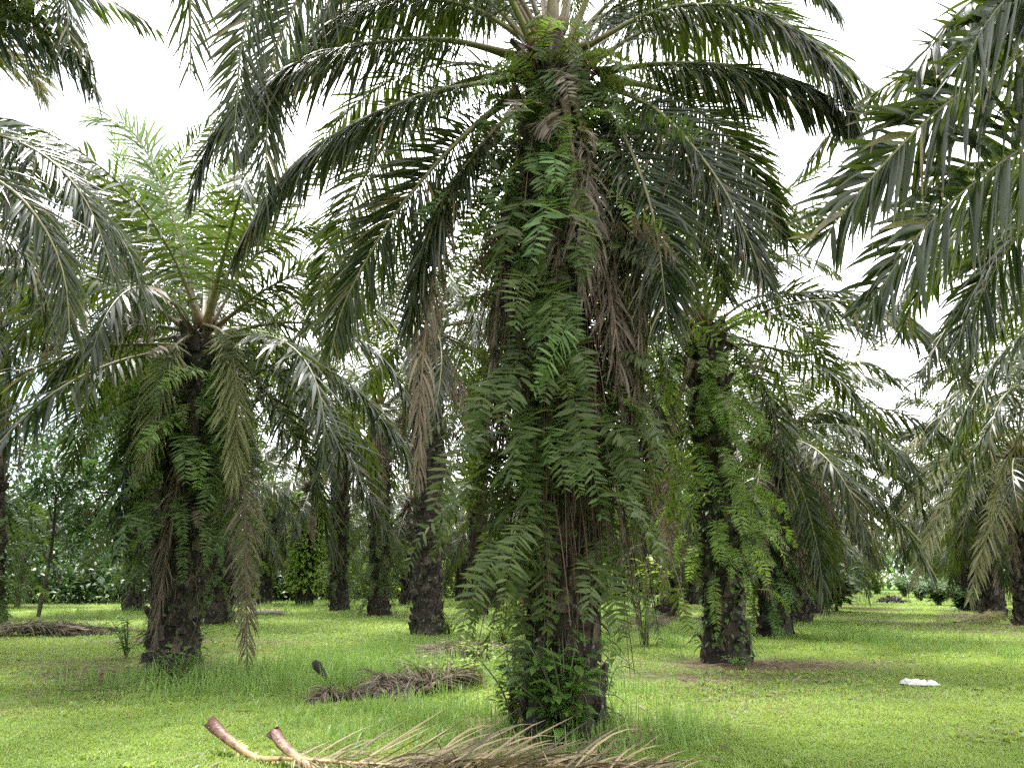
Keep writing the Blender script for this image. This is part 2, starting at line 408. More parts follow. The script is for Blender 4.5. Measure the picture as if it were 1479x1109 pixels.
def ferns(par, ax, r, spec, light=False, seed=0, front=True):
    """spec: list of (z0, z1, count, size0, size1). nearest 100 as parts, the rest one mass"""
    g = np.random.default_rng(900 + seed); M = FERNLM if light else FERNM; cnt = 0; SA = {1: [3.25, 3.85, 4.5, 4.62, 5.4, 5.95, 6.3, 1.4, 2.4, .8], 2: [3.1, 3.6, 4.3, 5.2, 5.8, 6.3, 1.0, 2.2], 3: [3.2, 3.8, 4.6, 5.3, 5.75, 6.1, 6.4, 1.2, 2.2]}[seed]; Gm = Geo()
    for (z0, z1, n, s0, s1) in spec:
        for _ in range(n):
            z = g.uniform(z0, z1); an = g.choice(SA) + g.normal(0, .17) + .25 * math.sin(z * 1.3 + seed)
            p = fern_spot(ax, r, z, an); rz = an + g.normal(0, .45); k = g.integers(0, 8); s = g.uniform(s0, s1)
            if seed == 1 and k in (0, 4) and g.random() < .8: k = [3, 6, 2, 5][g.integers(0, 4)]
            facing = math.sin(an) < .25
            if cnt < 100 and facing:
                o = link('fern_frond', M[k], par, p, rz, s); cnt += 1
                q_ = g.random()
                if not light and q_ < .14: o.data = FERNLM[k]
                if q_ > .9: o.data = FERNBM[k]
                s2 = g.uniform(.7, 1.15); o.scale = (s * s2,) * 3
                o.rotation_euler = (g.normal(0, .2), g.normal(0, .25), rz)
            else:
                Gm.merge(FERNG[k][0], rz, p, s); Gm.merge(FERNG[k][1], rz, p, s)
    if Gm.n:
        o = link('fern_mass', Gm.mesh('fern_mass', FERN_LIGHT if light else FERN), par); o['kind'] = 'stuff'

# ------------------------------------------------------------------ palms
def palm(x, y, top, r, label, seed, group='oil palms of the plantation', custom=(), generic=(30, 0, 8), dead=0, deadc=(), flen=1.0, near=False, trunk=True):
    """top = crown centre (world). custom = list of dict(pts, ...) fronds with their own shape; generic = (count, class_lo, class_hi)"""
    zb = float(height(x, y)); PALM_FEET.append((x, y))
    rt = root('oil_palm', (x, y, zb), label, 'palm tree', group)
    o0 = np.array([x, y, zb]); tp = np.asarray(top, float) - o0
    ax = (np.zeros(3), tp)
    link('trunk', trunk_geo(ax, r, seed).mesh('trunk', BARK, smooth=False), rt)
    g = np.random.default_rng(seed)
    for ci, c in enumerate(custom):
        c = dict(c); P = through([q for q in c.pop('pts')]); m = c.pop('mat', LEAF); rm = c.pop('rmat', RACHIS); nm = c.pop('name', 'frond')
        b = P[0].copy(); G, K = frond_geo(P - b, seed * 50 + ci, **c)
        o = link(nm, G.mesh(nm, m), rt, b - o0); link('rachis', K.mesh('rachis', rm), o)
        if c.get('lab'): o['label'] = c['lab']
    n, lo, hi = generic
    for i in range(n):
        a = i / max(n - 1, 1); ci = int(round(lo + (hi - lo) * a ** .85)); k = g.integers(0, 3)
        az = i * 2.39996 + seed; rr = .08 + .2 * a
        p = tp + np.array([math.cos(az) * rr, math.sin(az) * rr, .25 - .55 * a])
        add_frond(rt, POOLM[ci][k], p, az, flen * g.uniform(.9, 1.08))
    for i in range(dead):
        az = g.uniform(0, 2 * math.pi) if i % 2 else g.uniform(math.pi * 1.05, math.pi * 1.95)
        p = tp + np.array([math.cos(az) * r * .8, math.sin(az) * r * .8, -.45 - g.uniform(0, .5)])
        add_frond(rt, DEADM[g.integers(0, 4)], p, az, g.uniform(.85, 1.15) * min(1.0, flen), 'dead_frond')
    for (px_, az, k, s) in deadc:
        add_frond(rt, DEADM[k], np.asarray(px_) - o0, az, s, 'dead_frond')
    return rt, (ax[0], ax[1], o0)

def pp(*a): return [pix(*q) for q in a]
NEAR = dict(pairs=185, leaf=.98, width=.036, seg=5, fold=.35)

# --- the centre palm -------------------------------------------------
cx, cy = 0.55, 8.72
ctop = pix(800, 95, 8.85)
CF = [
    dict(pts=pp((765, 88, 8.95), (650, 58, 8.6), (520, 65, 8.2), (400, 105, 7.9), (310, 190, 7.7), (275, 290, 7.6)), roll=15, twist=-20, hang=0.76, droop=(0.12, 0.70), jit=9, **NEAR),
    dict(pts=pp((752, 112, 8.95), (600, 140, 8.5), (450, 215, 8.2), (375, 300, 8.1), (335, 375, 8.05)), roll=-10, twist=10, hang=1.14, droop=(0.12, 0.82), jit=9, **NEAR),
    dict(pts=pp((748, 132, 8.9), (660, 205, 8.6), (570, 310, 8.4), (500, 430, 8.3), (480, 500, 8.3)), roll=45, twist=15, hang=0.28, droop=(0.12, 0.52), jit=9, **NEAR),
    dict(pts=pp((755, 150, 8.8), (690, 215, 8.4), (620, 330, 8.2), (590, 470, 8.1)), roll=20, twist=-30, hang=0.66, droop=(0.12, 0.70), jit=9, **NEAR),
    dict(pts=pp((765, 100, 9.35), (640, 130, 10.2), (540, 230, 11), (470, 390, 11.5), (450, 470, 11.5)), twist=30, **NEAR),
    dict(pts=pp((840, 72, 8.95), (960, 12, 8.6), (1100, 18, 8.3), (1205, 95, 8.15), (1245, 210, 8.05)), roll=15, twist=10, hang=0.66, droop=(0.12, 0.70), jit=9, **NEAR),
    dict(pts=pp((862, 105, 8.95), (960, 92, 8.7), (1080, 98, 8.5), (1180, 130, 8.4), (1230, 180, 8.3)), twist=-20, hang=1.14, droop=(0.12, 0.82), jit=9, **NEAR),
    dict(pts=pp((868, 122, 8.85), (950, 160, 8.5), (1040, 265, 8.3), (1105, 400, 8.2)), roll=50, twist=-10, hang=0.28, droop=(0.12, 0.52), jit=9, **NEAR),
    dict(pts=pp((872, 112, 9.3), (980, 140, 9.9), (1075, 225, 10.4), (1140, 350, 10.8)), roll=-40, hang=0.38, droop=(0.12, 0.58), jit=9, **NEAR),
    dict(pts=pp((860, 142, 8.75), (905, 205, 8.4), (945, 320, 8.2), (965, 470, 8.15)), twist=60, **NEAR),
    dict(pts=pp((845, 130, 9.4), (930, 180, 10.2), (1010, 300, 10.8), (1050, 430, 11)), twist=0, **NEAR),
    # rising out of the top of the picture and arching over
    dict(pts=pp((782, 62, 8.95), (725, -40, 8.7), (610, -90, 8.4), (480, -60, 8.15), (400, 60, 8.0), (385, 190, 7.95), (385, 295, 7.95)), twist=95, hang=0.28, droop=(0.12, 0.52), jit=9, **NEAR),
    dict(pts=pp((778, 66, 8.9), (700, -60, 8.5), (560, -120, 8.0), (420, -80, 7.6), (355, 30, 7.4), (342, 150, 7.4), (335, 225, 7.4)), twist=80, hang=.2, droop=(.1, .4), jit=9, **NEAR),
    dict(pts=pp((776, 72, 9.0), (680, 10, 8.9), (560, 0, 8.9), (450, 50, 8.9), (380, 150, 8.9), (350, 230, 8.9)), roll=-10, hang=1.0, droop=(.1, .4), jit=9, **NEAR),
    dict(pts=pp((786, 55, 9), (740, -70, 9), (650, -130, 8.9), (540, -80, 8.8), (450, 40, 8.7)), twist=-30, hang=0.85, droop=(0.12, 0.76), jit=9, **NEAR),
    dict(pts=pp((772, 70, 9.1), (700, 0, 9.3), (600, -20, 9.6), (500, 20, 9.9), (430, 110, 10.1)), twist=20, hang=0.47, droop=(0.12, 0.58), jit=9, **NEAR),
    dict(pts=pp((806, 48, 8.95), (850, -80, 8.7), (960, -140, 8.5), (1110, -90, 8.3), (1215, 20, 8.2)), twist=20, hang=0.85, droop=(0.12, 0.76), jit=9, **NEAR),
    dict(pts=pp((826, 62, 9.05), (900, -10, 9.4), (1000, -30, 9.8), (1120, 20, 10.2), (1190, 110, 10.4)), twist=-25, hang=0.47, droop=(0.12, 0.58), jit=9, **NEAR),
    dict(pts=pp((800, 45, 9.1), (798, -140, 9.3), (820, -320, 9.6)), mat=LEAF_YOUNG, droop=(.0, .3), **NEAR),
    dict(pts=pp((792, 48, 9.15), (760, -140, 9.8), (690, -280, 10.6), (600, -300, 11.3)), droop=(.1, .5), **NEAR),
    dict(pts=pp((812, 48, 9.15), (850, -130, 9.7), (930, -250, 10.5), (1040, -250, 11.3)), droop=(.1, .5), **NEAR),
    dict(pts=pp((800, 60, 9.3), (810, -60, 10.5), (820, -80, 11.8), (830, 0, 13), (835, 90, 13.6)), hang=0.28, droop=(0.12, 0.52), jit=9, **NEAR),
    dict(pts=pp((780, 70, 9.3), (720, 0, 10.5), (660, 10, 11.8), (600, 90, 12.8)), hang=0.28, droop=(0.12, 0.52), jit=9, **NEAR),
    dict(pts=pp((830, 72, 9.3), (900, 20, 10.5), (960, 40, 11.8), (1010, 120, 12.6)), hang=0.28, droop=(0.12, 0.52), jit=9, **NEAR),
    # dead ones hanging beside the trunk
    dict(pts=pp((720, 190, 8.6), (655, 280, 8.3), (622, 420, 8.2), (608, 560, 8.2), (605, 700, 8.25)), name='dead_frond', mat=LEAF_DRY, rmat=RACHIS_DRY, pairs=95, leaf=.55, width=.034, seg=3, fold=.3, droop=(1., 2.2), ang=(45, 15), kinks=.2, missing=.15, roll=90),
    dict(pts=pp((870, 170, 8.6), (905, 260, 8.3), (925, 430, 8.2), (915, 580, 8.2), (905, 700, 8.25)), name='dead_frond', mat=LEAF_DRY, rmat=RACHIS_DRY, pairs=95, leaf=.55, width=.03, seg=3, fold=.3, droop=(1., 2.4), ang=(40, 14), kinks=.2, missing=.1, roll=90),
    dict(pts=pp((845, 190, 8.5), (880, 300, 8.3), (890, 430, 8.25), (900, 560, 8.3)), name='dead_frond', mat=LEAF_DRY, rmat=RACHIS_DRY, pairs=80, leaf=.4, width=.03, seg=3, fold=.3, droop=(1., 2.4), ang=(40, 14), kinks=.2, missing=.2),
    dict(pts=pp((770, 200, 8.6), (735, 320, 8.4), (715, 480, 8.4), (705, 640, 8.45)), name='dead_frond', mat=LEAF_DRY, rmat=RACHIS_DRY, pairs=80, leaf=.4, width=.03, seg=3, fold=.3, droop=(1., 2.4), ang=(40, 14), kinks=.2, missing=.25),
]
DC = []
_g = np.random.default_rng(77)
for q in range(15):
    a_ = [3.6, 5.8, 4.4, 3.2, 6.1, 5.0, 2.6, .5, 4.0, 5.4, 1.2, 3.4, 6.0, 4.7, 2.0][q]; z_ = _g.uniform(5.0, 7.3)
    DC.append((np.array([cx + .1 + math.cos(a_) * .42, cy + .05 + math.sin(a_) * .42, z_]), a_ + _g.normal(0, .3), 3, _g.uniform(.75, 1.05)))
cp, cax = palm(cx, cy, ctop, .37, 'tall foreground oil palm in the centre with a shaggy fern-hung trunk', 21, custom=CF, generic=(9, 1, 3), deadc=DC)
o0 = cax[2]
def bunch(seed, s):
    g = np.random.default_rng(seed); G = Geo()
    n = 70
    i = np.arange(n) + .5; ph = np.arccos(1 - 2 * i / n); th = i * 2.39996
    D = np.stack([np.cos(th) * np.sin(ph), np.sin(th) * np.sin(ph), np.cos(ph)], 1)
    for d in D:   # each fruit a little faceted drupe
        a = norm(np.cross(d, [0.3, .5, .8])); b = np.cross(d, a); c = d * s * np.array([.8, .8, 1.1])
        f = s * .22
        ring = [c + (a * math.cos(q) + b * math.sin(q)) * f for q in (0, 1.57, 3.14, 4.71)]
        ring2 = [c * 1.14 + (a * math.cos(q) + b * math.sin(q)) * f * .75 for q in (0, 1.57, 3.14, 4.71)]
        tip = [c * 1.3 + (a * math.cos(q) + b * math.sin(q)) * f * .12 for q in (0, 1.57, 3.14, 4.71)]
        F_ = [[l + e, l + (e + 1) % 4, l + 4 + (e + 1) % 4, l + 4 + e] for l in (0, 4) for e in range(4)] + [[8, 9, 10, 11]]
        G.add(ring + ring2 + tip, F_, g.random())
    return G.mesh('fruit_bunch', FRUIT)
BM = bunch(1, .17)
for (q, w, Y, s) in ((775, 78, 8.62, 1), (752, 95, 8.7, .8), (800, 60, 8.65, .9), (845, 100, 8.66, .9)):
    link('fruit_bunch', BM, cp, pix(q, w, Y) - o0, q, s)
# brown root and fibre strands hanging down the trunk
G = Geo(); n = 900
an = rng.uniform(math.pi * .9, math.pi * 2.1, n); z = rng.uniform(2.4, 7.2, n); rr = rng.uniform(.40, .74, n)
ctr = cax[0] + (cax[1] - cax[0]) * (z / cax[1][2])[:, None]
p0 = ctr + np.stack([np.cos(an) * rr, np.sin(an) * rr, 0 * z], 1)
d0 = np.stack([np.cos(an) * .25 + rng.normal(0, .12, n), np.sin(an) * .25, -.9 + 0 * z], 1)
strips(G, p0, d0, rng.uniform(.8, 2.2, n), rng.uniform(.003, .012, n), rng.normal(0, 1, (n, 3)), .8, 6, prof=np.ones(7), fold=0)
link('hanging_fibres', G.mesh('hanging_fibres', FIBRE), cp)['kind'] = 'stuff'
FT = root('trunk_fern', (cx, cy, o0[2]), 'dark green sword ferns covering the trunk of the centre oil palm', 'fern', 'ferns growing on palm trunks')
ferns(FT, cax[:2], .42, [(7.0, 8.0, 40, .8, 1.2), (5.5, 7.2, 66, .9, 1.35), (4.0, 5.6, 52, 1.0, 1.4), (2.6, 4.2, 44, 1.0, 1.4), (1.5, 3.1, 46, .85, 1.3), (7.3, 8.15, 40, .7, 1.0)], seed=1)
# a second outer layer of ferns hanging on the old fronds of the skirt
G = Geo()
for _ in range(80):
    zz = rng.uniform(3.0, 7.4); an_ = rng.uniform(0, 2 * math.pi)
    p = cax[0] + (cax[1] - cax[0]) * (zz / cax[1][2]) + np.array([math.cos(an_), math.sin(an_), 0]) * rng.uniform(.45, .68)
    k = [3, 6, 2, 6][rng.integers(0, 4)]; s_ = rng.uniform(.7, 1.1); a2 = an_ + rng.normal(0, .8)
    G.merge(FERNG[k][0], a2, p, s_); G.merge(FERNG[k][1], a2, p, s_)
link('fern_skirt', G.mesh('fern_skirt', FERN), FT)['kind'] = 'stuff'

# --- left palm -----------------------------------------------------------
lx, ly = pix(246, 965, 14.2)[0], 14.2
ltop = pix(292, 488, 14.2)
OLD = dict(mat=LEAF_OLD, pairs=105, leaf=.8, width=.045, seg=4, fold=.35)
LFN = dict(pairs=108, leaf=.95, width=.050, seg=4, fold=.3)
LF = [
    dict(pts=pp((300, 470, 14.2), (308, 380, 14.2), (320, 300, 14.2), (345, 225, 14.3)), mat=LEAF_YOUNG, roll=60, droop=(.1, .6), **LFN),
    dict(pts=pp((288, 470, 14.2), (255, 330, 14.1), (212, 220, 14), (170, 172, 13.9), (125, 175, 13.8)), roll=-62, mat=LEAF_YOUNG, droop=(.1, .6), **LFN),
    dict(pts=pp((292, 468, 14.3), (240, 350, 14.6), (170, 280, 15), (80, 250, 15.3)), roll=-55, droop=(.1, .6), **LFN),
    dict(pts=pp((306, 470, 14.3), (360, 380, 14.5), (430, 330, 14.8), (500, 340, 15)), **LFN),
    dict(pts=pp((310, 475, 14.2), (380, 420, 14), (450, 395, 13.8), (520, 430, 13.6)), **LFN),
    dict(pts=pp((280, 475, 14.2), (210, 415, 14), (120, 410, 13.8), (40, 470, 13.6), (10, 540, 13.5)), **LFN),
    dict(pts=pp((276, 480, 14.1), (200, 470, 13.8), (110, 510, 13.5), (60, 600, 13.4)), **LFN),
    dict(pts=pp((276, 485, 14.4), (200, 500, 15), (130, 570, 15.5), (100, 680, 15.8)), **LFN),
    dict(pts=pp((315, 482, 14.1), (400, 500, 13.8), (500, 550, 13.5), (580, 640, 13.4), (600, 700, 13.4)), hang=0.47, droop=(0.12, 0.64), jit=9, **LFN),
    dict(pts=pp((315, 490, 14.2), (400, 540, 14), (490, 640, 13.8), (560, 770, 13.8)), twist=20, **LFN),
    dict(pts=pp((312, 495, 14), (380, 560, 13.6), (450, 680, 13.4), (480, 800, 13.4)), twist=-20, **LFN),
    dict(pts=pp((275, 495, 14.1), (220, 560, 13.8), (180, 680, 13.6), (170, 800, 13.6)), twist=20, **LFN),
    dict(pts=pp((300, 470, 13.9), (325, 485, 13.4), (342, 560, 13.1), (338, 700, 13.1)), hang=0.47, droop=(0.12, 0.64), jit=9, kinks=.15, **OLD),
    dict(pts=pp((282, 480, 13.9), (250, 505, 13.4), (225, 580, 13.2), (205, 680, 13.2)), hang=0.47, droop=(0.12, 0.64), jit=9, kinks=.2, **OLD),
    dict(pts=pp((265, 590, 13.7), (256, 700, 13.55), (240, 800, 13.5), (224, 930, 13.55)), name='dead_frond', mat=LEAF_DRY, rmat=RACHIS_DRY, pairs=90, leaf=.62, width=.034, seg=3, fold=.3, droop=(.7, 1.5), ang=(55, 28), kinks=.1, roll=80),
    dict(pts=pp((330, 560, 13.6), (352, 700, 13.3), (355, 820, 13.2), (357, 962, 13.3)), name='dead_frond', mat=LEAF_DRY, rmat=RACHIS_DRY, pairs=110, leaf=.6, width=.034, seg=3, fold=.3, droop=(.5, 1.2), ang=(58, 34), kinks=.05, roll=90),
]
lp, lax = palm(lx, ly, ltop, .41, 'left oil palm with pale drooping fronds and a brown dead frond hanging to the grass', 31, custom=LF, generic=(16, 1, 7))
FT = root('trunk_fern', (lx, ly, lax[2][2]), 'dark sword ferns under the crown of the left oil palm', 'fern', 'ferns growing on palm trunks')
ferns(FT, lax[:2], .6, [(3.6, 5.8, 115, .9, 1.5), (2.4, 4.2, 60, .9, 1.4), (1.5, 2.6, 10, .6, .9)], seed=2)

# --- right palm ---------------------------------------------------------
rx, ry = pix(1050, 950, 15.8)[0], 15.8
rtop = pix(1016, 478, 15.8)
RF = [
    dict(pts=pp((1010, 458, 15.8), (985, 380, 15.8), (960, 310, 15.8), (930, 250, 15.9)), roll=-50, mat=LEAF_YOUNG, droop=(.1, .6), **LFN),
    dict(pts=pp((1018, 458, 15.8), (1022, 370, 15.7), (1040, 280, 15.6), (1070, 210, 15.6)), roll=50, mat=LEAF_YOUNG, droop=(.1, .6), **LFN),
    dict(pts=pp((1026, 462, 15.8), (1060, 390, 15.8), (1120, 330, 15.9), (1200, 310, 16)), **LFN),
    dict(pts=pp((1032, 468, 15.8), (1090, 430, 15.7), (1170, 430, 15.6), (1260, 490, 15.5)), **LFN),
    dict(pts=pp((1004, 462, 15.8), (960, 390, 15.8), (900, 360, 15.8), (830, 390, 15.8)), **LFN),
    dict(pts=pp((1000, 468, 15.8), (960, 430, 15.6), (900, 450, 15.4), (850, 540, 15.3)), **LFN),
    dict(pts=pp((1034, 475, 15.9), (1090, 455, 16.3), (1160, 480, 16.8), (1220, 560, 17)), **LFN),
    dict(pts=pp((1030, 485, 15.8), (1075, 510, 15.6), (1120, 600, 15.5), (1140, 720, 15.5)), twist=30, **LFN),
    dict(pts=pp((1000, 480, 15.6), (970, 510, 15.2), (940, 620, 15), (930, 740, 15)), twist=-30, **LFN),
    dict(pts=pp((1000, 520, 15.5), (975, 600, 15.4), (965, 720, 15.3), (960, 860, 15.35)), name='dead_frond', mat=LEAF_DRY, rmat=RACHIS_DRY, pairs=90, leaf=.55, width=.034, seg=3, fold=.3, droop=(.7, 1.5), ang=(55, 28), kinks=.1, roll=85),
]
rp, rax = palm(rx, ry, rtop, .40, 'oil palm right of centre with yellow-green ferns and bare brown soil round its foot', 41, custom=RF, generic=(18, 1, 6))
FT = root('trunk_fern', (rx, ry, rax[2][2]), 'yellow-green sword ferns cascading down the oil palm right of centre', 'fern', 'ferns growing on palm trunks')
ferns(FT, rax[:2], .6, [(4.9, 6.75, 75, .75, 1.15), (3.4, 4.9, 50, .75, 1.2), (2.2, 3.6, 40, .7, 1.2), (1.2, 2.3, 12, .5, .9)], light=True, seed=3)

# --- palms standing outside the frame whose fronds reach into it -----------------
BIG = dict(pairs=150, leaf=1.0, width=.048, seg=5, fold=.4)
WIDE = dict(pairs=118, leaf=1.05, width=.07, seg=5, fold=.35, lift=(14, -8))
def offr(top, *a, **k): return dict(pts=[np.asarray(top, float)] + pp(*a), **k)
t = np.array([7.6, 6.7, 6.6])
RFN = [offr(t, (1560, 40, 6.2), (1479, 78, 6.1), (1390, 130, 6.0), (1305, 205, 5.9), (1235, 285, 5.85), (1185, 350, 5.85), roll=58, twist=8, droop=(.15, .5), **WIDE),
       offr(t + (0, 0, -.2), (1560, 170, 6.6), (1479, 212, 6.5), (1400, 268, 6.4), (1320, 345, 6.3), (1250, 450, 6.2), roll=50, twist=10, droop=(.2, .55), **WIDE),
       offr(t + (0, 0, .2), (1570, -60, 5.7), (1500, -40, 5.5), (1440, 10, 5.4), (1390, 90, 5.3), roll=60, droop=(.0, .3), **WIDE),
       offr(t + (.1, .2, 0), (1600, 230, 7.8), (1500, 300, 8.2), (1430, 400, 8.4), (1380, 500, 8.5), roll=30, **BIG)]
palm(8.3, 6.7, t, .42, 'oil palm just outside the right edge whose big fronds hang into the upper right corner', 51, custom=RFN, generic=(12, 1, 5), flen=.9)
t = np.array([-8.6, 7.4, 7.4])
FINE = dict(pairs=185, leaf=.85, width=.034, seg=5, fold=.4)
LFNN = [offr(t, (-90, 220, 6.9), (0, 260, 6.8), (60, 320, 6.7), (95, 400, 6.7), (100, 480, 6.7), roll=30, hang=0.38, droop=(0.12, 0.52), jit=9, **FINE),
        offr(t + (0, 0, .2), (-60, -20, 7.6), (10, -10, 7.5), (55, 30, 7.4), (75, 90, 7.4), roll=-40, hang=0.38, droop=(0.12, 0.58), jit=9, **FINE),
        offr(t + (0, .2, 0), (-90, 250, 9.0), (20, 240, 9.4), (110, 270, 9.7), (180, 350, 9.9), (215, 450, 10), roll=25, hang=0.33, droop=(0.12, 0.52), jit=9, **FINE),
        offr(t, (-90, 175, 7.6), (0, 195, 7.6), (75, 232, 7.5), (130, 300, 7.45), (165, 400, 7.4), roll=35, twist=-10, hang=0.38, droop=(0.12, 0.52), jit=9, **FINE),
        offr(t + (0, 0, .2), (-80, 20, 7.2), (0, 28, 7.0), (60, 48, 6.9), (110, 82, 6.85), (142, 135, 6.8), roll=-35, twist=10, hang=0.38, droop=(0.12, 0.58), jit=9, **FINE),
        offr(t + (0, 0, .3), (-40, -90, 6.6), (40, -90, 6.5), (92, -20, 6.4), (98, 62, 6.4), twist=10, droop=(.2, .7), **FINE),
        offr(t + (0, 0, -.2), (-80, 60, 8.4), (0, 80, 8.6), (40, 100, 8.7), (62, 140, 8.7), twist=10, mat=LEAF_OLD, droop=(.2, .7), **FINE),
        offr(t + (0, .2, -.1), (-80, 300, 8.2), (0, 330, 8.3), (50, 390, 8.3), (80, 480, 8.4), twist=10, hang=0.38, droop=(0.12, 0.58), jit=9, **FINE)]
palm(-9.2, 7.2, t, .44, 'oil palm just outside the left edge whose grey-green fronds hang into the upper left corner', 61, custom=LFNN, generic=(10, 1, 5), flen=.9)
t = np.array([-3.4, 1.0, 7.9])
palm(-3.5, .9, t, .42, 'oil palm beside the camera whose frond tip dangles near the top left', 71,
     custom=[dict(pts=[t, t + (.3, 1.6, 1.3)] + pp((255, -170, 4.9), (272, -60, 5.2), (276, 30, 5.3), (275, 108, 5.35)), twist=10, droop=(.2, .7), pairs=120, leaf=.8, width=.036, seg=4, fold=.35)], generic=(9, 0, 1), flen=.85)

# --- the other palms of the plantation grid -------------------------------------
def crown(px, py, Y): return pix(px, py, Y)
def gp(px, Y, top_py, label, seed, lean=0, **k):
    b = pix(px, 840, Y); tp = pix(px + lean, top_py, Y)
    return palm(b[0], Y, tp, k.pop('r', .42), label, seed, **k)
PALE = dict(mat=LEAF_OLD, pairs=52, leaf=1.0, width=.085, seg=4, fold=.3)
MIDF = dict(pairs=62, leaf=.98, width=.075, seg=4, fold=.3)
MID = [
    # px, Y, crown py, label, seed
    (1115, 22.6, 640, 'oil palm leaning over the grassy lane, black fern-hidden trunk behind the right one', 81, -12, dict(generic=(26, 1, 8), dead=5)),
    (619, 23.2, 470, 'oil palm with a bare dark trunk and brown hanging fronds left of the centre one', 82, 0, dict(generic=(38, 1, 7), dead=6)),
    (690, 36, 580, 'slim oil palm with reddish trunk base directly left of the centre trunk', 83, 2, dict(generic=(34, 1, 7), dead=4, r=.38)),
    (549, 35, 590, 'oil palm wrapped in brown fronds with a bushy foot, left of the bare dark trunk', 84, 0, dict(generic=(34, 1, 8), dead=7)),
    (492, 40, 590, 'dark-footed oil palm between the vine-covered palm and the brown-wrapped one', 85, 0, dict(generic=(34, 1, 8), dead=5)),
    (322, 28.6, 525, 'oil palm half hidden behind the left palm and its hanging dead frond', 86, 0, dict(generic=(36, 1, 7), dead=4)),
    (196, 40, 560, 'oil palm whose dark trunk shows just left of the left palm', 87, 0, dict(generic=(34, 1, 8), dead=4)),
    (-8, 26, 480, 'oil palm at the very left edge with a fern-covered dark trunk', 88, 0, dict(generic=(36, 1, 7), dead=4)),
    (960, 33, 560, 'oil palm with grey hanging fronds in the gap between centre and right trunks', 89, 0, dict(generic=(34, 1, 8), dead=6)),
    (1474, 27.5, 660, 'oil palm with a dark slim trunk at the right edge of the lane', 90, 0, dict(generic=(36, 1, 7), dead=3, r=.36)),
    (1546, 20.2, 545, 'oil palm off the right edge with a grey frond arching down at mid height', 91, 0, dict(flen=.85, generic=(40, 1, 8), dead=3)),
    (1700, 13.4, 330, 'oil palm off the right edge behind the big-fronded one', 92, 0, dict(generic=(36, 1, 7), dead=0)),
    (-135, 17.6, 330, 'oil palm off the left edge behind the grey-fronded one', 93, 0, dict(generic=(34, 1, 7), dead=3)),
    (1146, 29.5, 650, 'second oil palm along the left side of the lane, behind the leaning one', 94, 0, dict(generic=(38, 1, 8), dead=5)),
    (1428, 33.5, 690, 'oil palm second along the right side of the lane, with pale low fronds', 95, 0, dict(generic=(40, 1, 8), dead=4)),
    (1395, 40.5, 705, 'oil palm third along the right side of the lane, bushes at its foot', 96, 0, dict(generic=(38, 1, 8), dead=4)),
    (1170, 36.5, 680, 'third oil palm along the left side of the lane, over broad-leaved shrubs', 97, 0, dict(generic=(36, 1, 8), dead=5)),
    (258, 21.5, 400, 'tall oil palm behind the left one, its bright young fronds showing above that crown', 103, -70, dict(generic=(34, 0, 7), dead=3)),
    (790, 29.5, 490, 'oil palm hidden behind the centre trunk', 98, 0, dict(generic=(34, 1, 6), dead=3)),
]
